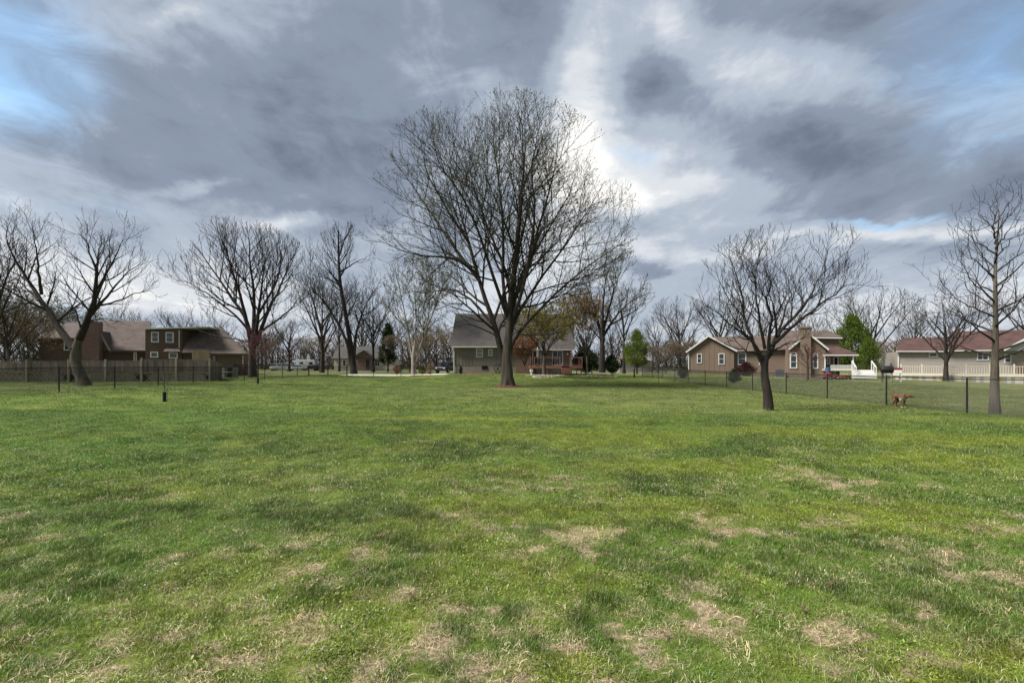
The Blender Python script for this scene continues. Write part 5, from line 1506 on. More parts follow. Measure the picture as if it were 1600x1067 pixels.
# two storey block
rect(227, 284, 514, -.6, 6, BROWN)
MB().prism([H.P(225, 514.5, -1.0), H.P(326, 511.5, -1.0), H.P(326, 510, -1.0), H.P(225, 512.5, -1.0)], (0, 7, 0)).build('flat_roof', WHITE, H.root)
H.window(236.5, 248.5, 518.5, 535, -.6, .11); H.window(259, 271.5, 519, 535.5, -.6, .11)
H.window(235, 247.5, 549.5, 558.5, -.6, .12, 0, 0); H.window(264, 278, 550.5, 560, -.6, .12, 0, 0)
H.slab(H.P(255, 550, -1.8), H.P(282, 550, -1.8), H.P(279, 545, -.62), H.P(260, 545, -.62), .1, SHING_B)
H.spout(280, 516, 543.5, -.68, CREAM)
# right wing under its big hip
rect(284.5, 330, 551, -.3, 6, BROWN); rect(328, 380, 553, -.8, 8, BROWN2)
H.slab(H.P(284, 552, -1.2), H.P(328, 552.5, -1.2), H.P(325, 512, 3.0), H.P(300, 513, 3.0), .13, SHING_B)
H.slab(H.P(324, 553, -1.3), H.P(385, 553.5, -1.3), H.P(362, 532, 2.0), H.P(325, 512, 3.0), .13, SHING_B)
H.slab(H.P(385, 553.5, -1.3), H.P(386, 553.5, 7), H.P(345, 512, 5.0), H.P(325, 512, 3.0), .13, SHING_B)
H.gutter(328, 553.4, 386, 553.8, -1.32, SHING_B)
H.window(331, 338, 555, 566, -.8, .1, 1, 0, BROWN, BLIND); H.spout(379.5, 555, 577, -.9, CREAM)

# ------------------------------------------------------------------ neighbour's wooden deck with screen and lattice
D2 = House('wooden_screen_deck', 'weathered grey wooden pool deck with board screen and lattice skirt at the left', -25, 33.0, 14, None, 'deck')
H = D2
def span(px0, px1, pyt, pym, pyb, v=0.0, gap=False):
    u0, u1 = H.u(px0, v), H.u(px1, v); n = max(1, int((u1 - u0) / .148))
    zt = H.w((px0 + px1) / 2, pyt, v); zm = H.w((px0 + px1) / 2, pym, v)
    q = random.Random(int(px0)); bms = [MB().box(-.068, .068, -.01, .01, 0, zt - zm - .06 * k).mesh('screen_board', GREYW) for k in (0, .3, .6)]
    for i in range(n): link('screen_board', bms[i % 3], H.root, (u0 + (i + .5) * (u1 - u0) / n, v + q.uniform(-.006, .006), zm), (0, q.uniform(-.012, .012), 0))
    for z in (zt + .05, zt - .16, zm + .08): MB().box(u0, u1, v + .014, v + .06, z - .045, z + .03).build('screen_rail', GREYW, H.root)
    pmsh = MB().box(-.055, .055, -.055, .055, 0, 1).mesh('screen_post', PALEW)
    k = max(1, round((u1 - u0) / 2.3))
    for i in range(k + 1):
        x = u0 + (u1 - u0) * i / k; Xw = H.O + Vector((*(H.e * x), 0)); gl_ = gz(Xw.x, Xw.y) - H.O.z - .1
        link('screen_post', pmsh, H.root, (x, v - .07, gl_), None, (1, 1, zt + .18 - gl_))
    lat = MB(); Hh = None
    Xa = H.O + Vector((*(H.e * u0), 0)); zb_ = gz(Xa.x, Xa.y) - H.O.z - .05
    hh = zm - .03 - zb_; step = .17
    for s in (1, -1):
        for i in range(int((u1 - u0 + hh) / step)):
            x0 = u0 + i * step - (hh if s > 0 else 0); x1 = x0 + s * hh
            if min(x0, x1) < u0 or max(x0, x1) > u1: continue
            lat.bar((x0, v + .01 + .006 * s, zb_), (x1, v + .01 + .006 * s, zb_ + hh), .045, .008, (0, 1, 0))
    o = lat.build('lattice', PALEW, H.root); o['kind'] = 'stuff'
    MB().box(u0, u1, v - .01, v + .05, zm - .09, zm - .01).build('deck_rim', GREYW, H.root)
    MB().box(u0, u1, v + .12, v + .16, zb_ - .1, zm - .1).build('lattice_backing', M('dark backing', (.03, .03, .02), .9, .3, 2), H.root)  # dark sheet closing the space behind the lattice
    return u0, u1, zm
span(-25, 108, 565.5, 580.5, 600); span(108.5, 221, 565, 580.8, 600); u0, u1, zm = span(222, 328, 563, 582, 598, -.4)
MB().box(0, H.u(328), .17, 6, zm - .12, zm - .04).build('deck_floor', GREYW, H.root)
# raking end of the screen
a = H.u(328, -.4)
for i in range(16):
    t = i / 15; Xw = H.O + Vector((*(H.e * (a + .2)), 0))
    MB().box(a + .02, a + .04, -.4 + .15 * i, -.4 + .15 * i + .138, -.1, 1.75 - .35 * t).build('screen_board', GREYW, H.root)
# tall plank screen by the brown house
D3 = House('plank_screen', 'tall tan plank screen beside the right wing of the brown house', 300, 50.0, 10, None, 'fence')
u1 = D3.u(329); zt = D3.w(315, 547)
bmsh = MB().box(-.085, .085, -.012, .012, -.1, zt).mesh('plank', M('tan planks', (.17, .135, .085), .9, .2, 2))
n = int(u1 / .18)
for i in range(n): link('plank', bmsh, D3.root, ((i + .5) * .18, 0, 0))
for z in (.4, zt - .3): MB().box(0, u1, .013, .05, z - .04, z + .04).build('rail', GREYW, D3.root)

# --- far houses
H = House('far_house', 'far cream house with dark roof and brown porch gable beyond the road', 522, 100.0, 6, None)
base = -1
MB().box(0, H.u(616), 0, 8, base, H.w(560, 561)).build('wall', M('cream stucco', (.40, .36, .30), .8, .08, .6), H.root)
H.slab(H.P(519, 561, -.5), H.P(618, 561, -.5), H.P(600, 541, 4), H.P(526, 543, 4), .15, SHING)
q = [H.P(553, 558, -1.2), H.P(569, 548, -1.2), H.P(583, 559, -1.2)]
MB().prism(q, (0, 4, 0)).build('porch_gable', BROWN2, H.root)
for a, b in ((0, 1), (2, 1)): MB().bar(q[a] + Vector((0, -.1, .1)), q[b] + Vector((0, -.1, .1)), 4.0, .14, (0, 0, 1)).build('porch_roof', SHING, H.root, loc=(0, 1.8, 0))
MB().box(H.u(555, -1), H.u(581, -1), -1.0, -.01, base, H.w(567, 559, -1)).build('porch_wall', BRICK_D, H.root)
H.window(571, 578, 561, 577, -1.0, .15, 0, 0, BROWN, DARK, name='porch_door'); H.window(585, 594, 561, 572, 0, .15, 1, 1); H.window(535, 541, 562, 572, 0, .15, 1, 0)
q = [H.P(601, 562, -.8), H.P(609, 548, -.8), H.P(616, 562, -.8)]
MB().prism([H.P(601, 578, -.8)] + q + [H.P(616, 578, -.8)], (0, 3, 0)).build('gable_wall', MATS['cream stucco'], H.root)
H = House('far_house', 'far pale house half hidden by the spring green tree', 968, 105.0, 0, None)
MB().box(0, H.u(1019), 0, 8, base, H.w(990, 561)).build('wall', WHSID, H.root)
H.slab(H.P(966, 561.5, -.5), H.P(1021, 561.5, -.5), H.P(1008, 551, 4), H.P(972, 551, 4), .15, SHING_B)
H.window(970, 975, 563, 572, 0, .12, 1, 0, DARK, DARK); H.window(1003, 1008, 563, 571, 0, .12, 1, 0)
MB().prism([H.P(1000, 563, -.8), H.P(1010, 556, -.8), H.P(1020, 563, -.8)], (0, 3, 0)).build('gable_wall', WHITE, H.root)

# ------------------------------------------------------------------ vehicles by the road
def car(name, label, px, Y, rz, L=4.6, Wd=1.85, prof=None, col=None, cabin=None, cat='car', wheel_r=.34):
    X = (px - CX) / F * Y; root = empty(name, (X, Y, gz(X, Y) + .02), rz, label, cat, 'cars parked by the road')
    paint = col
    pts = [(x * L - L / 2, z) for x, z in prof]
    b = MB().prism([(x, -Wd / 2, z) for x, z in pts], (0, Wd, 0)).build('body', paint, root, True, .05)
    cp = [(x * L - L / 2, z) for x, z in cabin]
    MB().prism([(x, -Wd / 2 + .14, z) for x, z in cp], (0, Wd - .28, 0)).build('cabin', paint, root, True, .05)
    zc0 = min(z for _, z in cp); zc1 = max(z for _, z in cp)
    for sgn in (-1, 1):
        y = sgn * (Wd / 2 - .13)
        x0 = min(x for x, z in cp); x1 = max(x for x, z in cp); t0 = min(x for x, z in cp if z > zc1 - .1); t1 = max(x for x, z in cp if z > zc1 - .1)
        n = 3
        for i in range(n):
            a, c = i / n, (i + 1) / n
            q = [(x0 + (x1 - x0) * (a * .9 + .06), y, zc0 + .1), (x0 + (x1 - x0) * (c * .9 + .03), y, zc0 + .1), (t0 + (t1 - t0) * (c * .96 + .0), y, zc1 - .1), (t0 + (t1 - t0) * (a * .96 + .04), y, zc1 - .1)]
            MB().prism(q, (0, sgn * .015, 0)).build('window', GLASS, root)
    # windscreen and rear window
    for end in (0, 1):
        xa = (min if end == 0 else max)(x for x, z in cp); xb = (min if end == 0 else max)(x for x, z in cp if z > zc1 - .1); s = -1 if end == 0 else 1
        MB().prism([(xa + s * .0, -Wd / 2 + .25, zc0 + .08), (xa, Wd / 2 - .25, zc0 + .08), (xb + s * .05, Wd / 2 - .3, zc1 - .08), (xb + s * .05, -Wd / 2 + .3, zc1 - .08)], (s * .06, 0, .02)).build('windscreen', GLASS, root)
    for x in (-L * .32, L * .31):
        for sgn in (-1, 1):
            w = MB().lathe([(wheel_r * .6, 0), (wheel_r, .02), (wheel_r, .18), (wheel_r * .6, .2)], 16, (x, sgn * (Wd / 2 - .1) - .1, wheel_r), 'y').build('wheel', RUBBER, root, True)
            MB().lathe([(wheel_r * .58, 0), (wheel_r * .5, .03)], 12, (x, sgn * (Wd / 2 - .02) - (.0 if sgn > 0 else .03) + (.02 if sgn > 0 else 0), wheel_r), 'y').build('rim', M('alloy', (.4, .4, .42), .35, .1, 2, .8), w)
    for sgn in (-1, 1):
        MB().box(-L / 2 - .02, -L / 2 + .06, sgn * (Wd / 2 - .3) - .14, sgn * (Wd / 2 - .3) + .14, .68, .82).build('headlight', M('lamp glass', (.6, .6, .6), .2, .05, 1), root)
        MB().box(L / 2 - .06, L / 2 + .02, sgn * (Wd / 2 - .2) - .1, sgn * (Wd / 2 - .2) + .1, .7, .95).build('tail_light', M('red lamp', (.35, .02, .02), .3, .05, 1), root)
    return root
PAINT_W = M('white car paint', (.62, .63, .64), .25, .03, 1, spec=.5)
PAINT_K = M('dark car paint', (.02, .022, .028), .25, .1, 1, spec=.5)
suv_p = [(0, .35), (0, .85), (.04, .98), (.28, 1.06), (.98, 1.08), (1, .9), (1, .35)]
suv_c = [(.24, 1.04), (.36, 1.62), (.90, 1.66), (.99, 1.05)]
sed_p = [(0, .30), (0, .70), (.05, .80), (.3, .90), (.8, .95), (.98, .88), (1, .75), (1, .30)]
sed_c = [(.27, .88), (.42, 1.36), (.68, 1.38), (.86, .92)]
car('parked_suv', 'white sport utility vehicle parked leftmost by the road', 441, 106, math.radians(8), 4.9, 1.95, suv_p, PAINT_W, suv_c, wheel_r=.38)
car('parked_car', 'low white sedan parked between the white vehicle and the camper', 465, 104, math.radians(10), 4.6, 1.8, sed_p, PAINT_W, sed_c)
car('parked_car', 'dark car parked in the drive at the left corner of the grey house', 700, 66, math.radians(70), 4.7, 1.85, suv_p, PAINT_K, suv_c, wheel_r=.36)
def camper():
    Y = 112; X = (479 - CX) / F * Y; root = empty('camper_trailer', (X, Y, gz(X, Y)), math.radians(8), 'white boxy camper trailer parked right of the white sedan', 'trailer')
    b = MB().prism([(-2, -1.1, .55), (-2.2, -1.1, 1.2), (-2.1, -1.1, 2.35), (-1.8, -1.1, 2.6), (2.0, -1.1, 2.6), (2.2, -1.1, 2.3), (2.2, -1.1, .55)], (0, 2.2, 0)).build('body', PAINT_W, root, False, .05)
    for x in (-1.3, .9): MB().box(x, x + .8, -1.13, -1.1, 1.4, 2.0).build('window', GLASS, root)
    MB().box(-.1, .55, -1.125, -1.1, .6, 2.2).build('door', WHITE, root)
    MB().box(-2.1, 2.15, -1.12, -1.1, 1.05, 1.15).build('stripe', M('grey stripe', (.2, .22, .25), .5, .1, 1), root)
    for x in (-.4, .4): MB().lathe([(.2, 0), (.33, .03), (.33, .2), (.2, .22)], 14, (x, -1.12, .33), 'y').build('wheel', RUBBER, root, True)
    MB().bar((-2.1, 0, .5), (-3.3, 0, .5), .1, .1).build('tow_bar', BLACK, root)
    MB().lathe([(.08, 0), (.08, .5)], 8, (-3.2, 0, 0)).build('jack', BLACK, root)
camper()
def flat_trailer():
    Y = 100; X = (494 - CX) / F * Y; root = empty('utility_trailer', (X, Y, gz(X, Y)), math.radians(10), 'dark covered utility trailer beside the white camper', 'trailer')
    MB().box(-1.8, 1.6, -.9, .9, .5, .7).build('bed', BLACK, root, False, .02)
    MB().prism([(-1.7, -.85, .71), (-1.3, -.85, 1.25), (.4, -.85, 1.5), (1.4, -.85, 1.2), (1.55, -.85, .71)], (0, 1.7, 0)).build('cover', M('dark tarp', (.03, .03, .035), .7, .3, 2), root, True, .05)
    for s in (-1, 1): MB().lathe([(.18, 0), (.32, .03), (.32, .18), (.18, .2)], 14, (0, s * 1.0 - .1, .32), 'y').build('wheel', RUBBER, root, True)
    MB().bar((-1.8, 0, .5), (-2.9, 0, .45), .1, .1).build('tow_bar', BLACK, root)
flat_trailer()

# ------------------------------------------------------------------ young trees in guards
def sapling(name, label, x, y, h, guard, seed, twig=TWIG, leaves=None, spread=.5, r=.02, n=9, guard_r=.055, pinkn=0, stake=False):
    q = np.random.default_rng(seed); z = gz(x, y); root = empty(name, (x, y, z), 0, label, 'young tree')
    path = [(0, 0, -.1), (.02, 0, h * .4), (-.02, .02, h * .75), (.02, 0, h)]
    MB().tube(path, [r * 1.4, r, r * .7, .004], 7).build('stem', BARK_D, root, True)
    P = []
    geo = []
    for i in range(n):
        t = .35 + .6 * i / n; a = i * 2.4; l = spread * (1.1 - .6 * t) * q.uniform(.7, 1.2)
        pts = np.array([(0, 0, h * t), (math.cos(a) * l * .5, math.sin(a) * l * .5, h * t + l * .5), (math.cos(a) * l, math.sin(a) * l, h * t + l * 1.1)])
        P.append(resample(pts, 4))
    P = np.stack(P); R = np.linspace(r * .45, .004, 5)[None].repeat(len(P), 0)
    geo.append(tubes(P, R, 5))
    B, Br = branch(q, P, R, 6 / max(spread, .4), .2, (25, 55), .45, 3, .1, .3, None, .004, .12 * spread + .05)
    geo.append(tubes(B, Br, 3))
    v, f = join_geo(geo); cr = link('crown', np_mesh('crown', v, [f], twig, True), root)
    if leaves:
        v, f = leaf_quads(q, B, leaves[0], leaves[1], .03, .1); o = link('buds', np_mesh('buds', v, [f], leaves[2]), cr); o['kind'] = 'stuff'
    if guard:
        prof = []
        k = 14
        for i in range(k + 1):
            prof.append((guard_r * (1.0 if i % 2 else .9), guard * i / k))
        MB().lathe(prof, 14).build('trunk_guard', RUBBER, root, True)
    if stake:
        MB().tube([(.10, .02, -.1), (.10, .02, 1.15)], .008, 6).build('stake', M('green stake', (.05, .12, .08), .6, .1, 3), root)
        MB().box(.06, .12, -.002, .012, .56, .61).build('tag', M('teal tag', (.07, .20, .20), .5, .05, 3), root)
    return root
x, y, z = spot(257, 627.5)
sapling('sapling', 'thin sapling in a black trunk guard with a teal tag on the left lawn', x, y, 1.15, .40, 3, TWIG_F, None, .28, .012, 7, .07, stake=True)
x, y, z = spot(403, 600)
sapling('redbud_tree', 'small pinkish redbud tree with dark trunk guard before the broad left tree', x, y, 3.6, .42, 4, TWIG_R, (2600, .045, L_PINK), 1.0, .035, 22, .075)
x, y, z = spot(991, 591)
sapling('sapling', 'tall thin sapling in a black guard in front of the spring green tree', x, y, 5.2, 1.0, 5, TWIG, None, .7, .03, 14, .09)
x, y, z = spot(1029, 600.5)
sapling('sapling', 'thin reddish sapling without a guard beside the right fence', x, y, 2.2, 0, 6, TWIG_R, None, .4, .016, 9)
X = (1262 - CX) / F * 48
sapling('redbud_tree', 'small low pinkish redbud in front of the arched windows of the tan house', X, 48, 3.3, 0, 8, TWIG_R, (1700, .05, L_PINK), 1.7, .09, 14)
# dry garden plants by the drive
for i, (px, Y, lb) in enumerate(((620, 51.6, 'dry rusty garden plant left in the mulch by the driveway'), (672, 53.6, 'pale tan dried ornamental grass clump near the house corner'), (660, 54.2, 'low green garden shrub along the stone path'), (720, 54.3, 'small leafless shrub against the grey house foundation'))):
    leafy('garden_plant', lb, px, Y, 582 - (10 if i != 1 else 13), 583.5 + i * .3, 7 if i != 3 else 3, [[L_RUST], [L_TAN], [L_DGRN], [L_EVER]][i], 70 + i, 900, .07, .8, 'plant', .02)

# ------------------------------------------------------------------ things on and by the deck
DKF = DK.O.z + DK.w(860, 571.3)
CHM = M('dark patio weave', (.018, .017, .016), .7, .3, 5)
def patio_chair(label, x, y, rz):
    root = empty('patio_chair', (x, y, DKF + .002), rz, label, 'chair', 'patio chairs on the cedar deck')
    MB().box(-.27, .27, -.27, .27, .40, .46).build('seat', CHM, root, False, .015)
    MB().prism([(-.27, .22, .46), (.27, .22, .46), (.25, .36, 1.0), (-.25, .36, 1.0)], (0, .04, .0)).build('backrest', CHM, root)
    for sx in (-1, 1):
        for sy in (-1, 1): MB().bar((sx * .25, sy * .25, 0), (sx * .24, sy * .24, .41), .04).build('leg', BLACK, root)
        MB().tube([(sx * .29, -.26, .40), (sx * .29, -.26, .66), (sx * .29, .22, .68)], .022, 6).build('armrest', BLACK, root)
patio_chair('dark patio chair at the left side of the deck table', 2.85, 52.2, .6)
patio_chair('dark patio chair before the right sliding door', 5.0, 52.6, -.4)
patio_chair('dark patio chair nearest the deck rail beside the table', 4.35, 51.6, 2.6)
r = empty('patio_table', (3.7, 52.6, DKF + .002), 0, 'dark round patio table on the cedar deck', 'table')
MB().lathe([(.55, .70), (.56, .72), (.55, .74)], 20).build('table_top', CHM, r, True); MB().lathe([(.04, .02), (.04, .70)], 10).build('pedestal', BLACK, r, True); MB().lathe([(.28, 0), (.25, .03), (.05, .05)], 14).build('foot', BLACK, r, True)
r = empty('patio_heater_cover', (3.05, 53.9, DKF + .002), 0, 'closed cream patio umbrella beside the left sliding door', 'umbrella'); r.name = 'patio_umbrella'
MB().tube([(0, 0, 0), (0, 0, 2.3)], .02, 8).build('pole', WHITE, r); MB().lathe([(.13, 1.0), (.15, 1.2), (.12, 1.7), (.05, 2.2), (.02, 2.28)], 10).build('canopy', CREAM, r, True); MB().lathe([(.22, 0), (.22, .05), (.06, .1)], 12).build('base', BLACK, r, True)
r = empty('hose_reel', (GH.O.x + GH.u(778), 54.72, GH.O.z), 0, 'black garden hose coiled on a reel against the grey wall', 'hose reel')
for k in range(4): MB().tube([(.42 * math.cos(a), -.06 - .05 * k, .75 + .55 * math.sin(a)) for a in np.linspace(0, 6.283, 22)], .03, 6, False).build('hose_coil', RUBBER, r, True)
MB().lathe([(.12, 0), (.12, .24)], 12, (0, -.24, .75), 'y').build('drum', BLACK, r, True)
for sx in (-1, 1): MB().bar((sx * .3, -.12, 0), (0, -.12, .75), .05).build('stand', BLACK, r)
x, y, z = (830.5 - CX) / F * 50.6, 50.6, 0
r = empty('garden_urn', (x, y, gz(x, y)), 0, 'small white garden urn at the left corner of the deck', 'urn')
MB().lathe([(.14, 0), (.14, .06), (.07, .1), (.07, .2), (.17, .32), (.2, .52), (.17, .55)], 14).build('body', WHITE, r, True); MB().lathe([(.22, .55), (.22, .6), (.1, .61)], 14).build('rim', WHITE, r, True)

# ------------------------------------------------------------------ things by the tan house
def lawn_tractor():
    X = (1299 - CX) / F * 52; Y = 52; root = empty('lawn_tractor', (X, Y, gz(X, Y)), math.radians(195), 'red riding lawn tractor parked before the tan house porch', 'lawn tractor'); root.scale = (.85, .85, .85)
    red = M('red enamel', (.26, .014, .012), .3, .06, 2, spec=.5)
    MB().prism([(.15, -.28, .42), (.15, -.28, .88), (.35, -.28, .92), (.95, -.28, .80), (1.0, -.28, .42)], (0, .56, 0)).build('hood', red, root, True, .04)
    MB().prism([(-.75, -.42, .50), (-.75, -.42, .70), (-.2, -.42, .62), (.1, -.42, .38), (.1, -.42, .32), (-.3, -.42, .45)], (0, .84, 0)).build('fender', red, root, True, .03)
    s = MB().box(-.60, -.20, -.22, .22, .70, .78).build('seat', RUBBER, root, False, .02); MB().box(-.66, -.56, -.22, .22, .76, 1.1).build('seat_back', RUBBER, s, False, .02)
    MB().tube([(.15, 0, .8), (-.05, 0, 1.02)], .02, 6).build('steering_column', BLACK, root); MB().tube([(-.06 + .1 * math.sin(a) * .5, .17 * math.cos(a), 1.02 + .17 * math.sin(a) * .6) for a in np.linspace(0, 6.283, 16)], .014, 6, False).build('steering_wheel', BLACK, root)
    for x, rr, wd in ((-.5, .27, .22), (.75, .19, .15)):
        for sg in (-1, 1):
            w = MB().lathe([(rr * .5, 0), (rr, .03), (rr, wd - .03), (rr * .5, wd)], 16, (x, sg * .42 - wd / 2, rr), 'y').build('wheel', RUBBER, root, True)
            MB().lathe([(rr * .5, 0), (rr * .4, .02)], 12, (x, sg * (.42 + wd / 2) - (.02 if sg < 0 else 0), rr), 'y').build('hub', CREAM, w)
    MB().box(-.25, .55, -.5, .5, .12, .26).build('mower_deck', BLACK, root, False, .03)
lawn_tractor()
def toy_wagon(label, px, Y, col, rz):
    X = (px - CX) / F * Y; root = empty('toy_wagon', (X, Y, gz(X, Y)), rz, label, 'toy', 'toys by the porch')
    MB().prism([(-.45, -.25, .2), (-.5, -.25, .5), (.5, -.25, .5), (.42, -.25, .2)], (0, .5, 0)).build('tub', col, root, False, .03)
    for x in (-.3, .3):
        for s in (-1, 1): MB().lathe([(.08, 0), (.14, .02), (.14, .07), (.08, .09)], 12, (x, s * .26 - .045, .14), 'y').build('wheel', RUBBER, root, True)
    MB().tube([(.45, 0, .25), (.8, 0, .6)], .015, 6).build('handle', BLACK, root)
toy_wagon('orange and yellow toy wagon right of the red lawn tractor', 1315, 52, M('toy orange', (.38, .14, .02), .4, .05, 2), 2.9)
toy_wagon('small red toy wagon between the lawn tractor and the white stairs', 1322, 51.5, M('toy red', (.20, .02, .015), .4, .05, 2), .3)
x = (1301 - CX) / F * 52.6
r = empty('blue_bin', (x, 53.4, gz(x, 53.4)), 0, 'blue plastic bin on a stand behind the red lawn tractor', 'bin')
MB().lathe([(.2, .75), (.26, .8), (.27, 1.25), (.3, 1.28), (.3, 1.32), (.1, 1.38)], 12).build('tub', M('blue plastic', (.04, .10, .18), .4, .05, 2), r, True)
for a in range(3): MB().bar((.3 * math.cos(a * 2.1), .3 * math.sin(a * 2.1), 0), (.15 * math.cos(a * 2.1), .15 * math.sin(a * 2.1), .78), .04).build('leg', BLACK, r)
x = (1218 - CX) / F * 57
r = empty('air_conditioner', (x, 57, gz(x, 57)), -.37, 'dark air conditioning unit against the middle of the tan house', 'air conditioner')
MB().box(-.45, .45, -.4, .4, .05, .95).build('case', M('dark grey case', (.06, .065, .07), .6, .1, 4), r, False, .02); MB().lathe([(.34, .955), (.34, .98), (.05, 1.0)], 16).build('fan_grille', BLACK, r, True); MB().box(-.55, .55, -.5, .5, -.1, .045).build('pad', CONC, r)
x = (1274 - CX) / F * 55
r = empty('flower_bed_wall', (x, 53.2, gz(x, 53.2)), -.37, 'low brick edged bed below the arched windows', 'flower bed'); r.name = 'flower_bed'
for i in range(14): MB().box(-1.6 + i * .23, -1.6 + i * .23 + .21, -.1, .1, -.1, .17).build('brick', BRICK, r)
MB().prism([(-1.6, .105, .1), (1.62, .105, .1), (1.62, .8, .22), (-1.6, .8, .22)], (0, 0, -.2)).build('soil', MULCH, r)
# black barrel grill and red cooler by the white deck
x, y = (1386 - CX) / F * 44, 44
r = empty('barrel_grill', (x, y, gz(x, y)), -.5, 'black barrel grill standing left of the cream deck', 'grill')
MB().lathe([(.12, -.52), (.32, -.46), (.36, -.3), (.36, .3), (.32, .46), (.12, .52)], 14, (0, 0, 1.25), 'x').build('barrel', BLACK, r, True)
for sx in (-.35, .35):
    for sy in (-.2, .2): MB().bar((sx, sy * 1.3, 0), (sx, sy, 1.05), .045).build('leg', BLACK, r)
MB().lathe([(.05, 1.5), (.05, 1.85)], 8, (.3, 0, 0)).build('flue', BLACK, r, True)
x, y = (1400 - CX) / F * 45.5, 45.5
r = empty('cooler_stand', (x, y, gz(x, y)), -.5, 'red topped white cooler on legs between the grill and cream deck', 'cooler')
MB().box(-.42, .42, -.25, .25, .85, 1.2).build('tub', WHITE, r, False, .02); MB().box(-.44, .44, -.27, .27, 1.205, 1.42).build('lid', M('dark red plastic', (.2, .03, .025), .5, .1, 2), r, False, .03)
for sx in (-.36, .36):
    for sy in (-.2, .2): MB().box(sx - .03, sx + .03, sy - .03, sy + .03, 0, .85).build('leg', WHITE, r)
# bins and boards behind the left fence
for i, (px, Y, hh, mt, lb) in enumerate(((349, 45.5, .95, M('grey bin', (.20, .19, .18), .6, .1, 2), 'grey lidded bin right of the board screen'), (357, 46, 1.1, M('dark green bin', (.02, .03, .02), .6, .1, 2), 'dark green bin between the grey bin and brown house wall'), (366, 46.5, 1.0, M('pale bin', (.26, .245, .21), .6, .1, 2), 'pale bin with tilted lid by the brown house wall'))):
    x = (px - CX) / F * Y; r = empty('wheeled_bin', (x, Y, gz(x, Y)), .2 * i, lb, 'bin', 'bins behind the left fence')
    MB().prism([(-.25, -.25, 0), (.25, -.25, 0), (.31, -.31, hh - .1), (-.31, -.31, hh - .1)], (0, .55, 0)).build('tub', M('dark green bin') if i == 1 else mt, r, False, .02)
    MB().box(-.34, .34, -.34, .32, hh - .095, hh).build('lid', mt, r, False, .02)
    for s in (-.22, .22): MB().lathe([(.1, 0), (.1, .05)], 10, (s, .28, .1), 'x').build('wheel', RUBBER, r, True)
r = empty('stacked_boards', ((384 - CX) / F * 50, 50, gz(-29.2, 50)), .2, 'dark stacked lumber rack beside the right corner of the brown house', 'lumber rack')
for i in range(6): MB().box(-1.1, 1.1, -.3, .3, .1 + i * .22, .27 + i * .22).build('board', M('dark red wood', (.05, .02, .016), .8, .2, 2), r)
for s in (-1.0, 1.0): MB().box(s - .05, s + .05, -.36, -.31, -.1, 1.5).build('upright', BLACK, r)

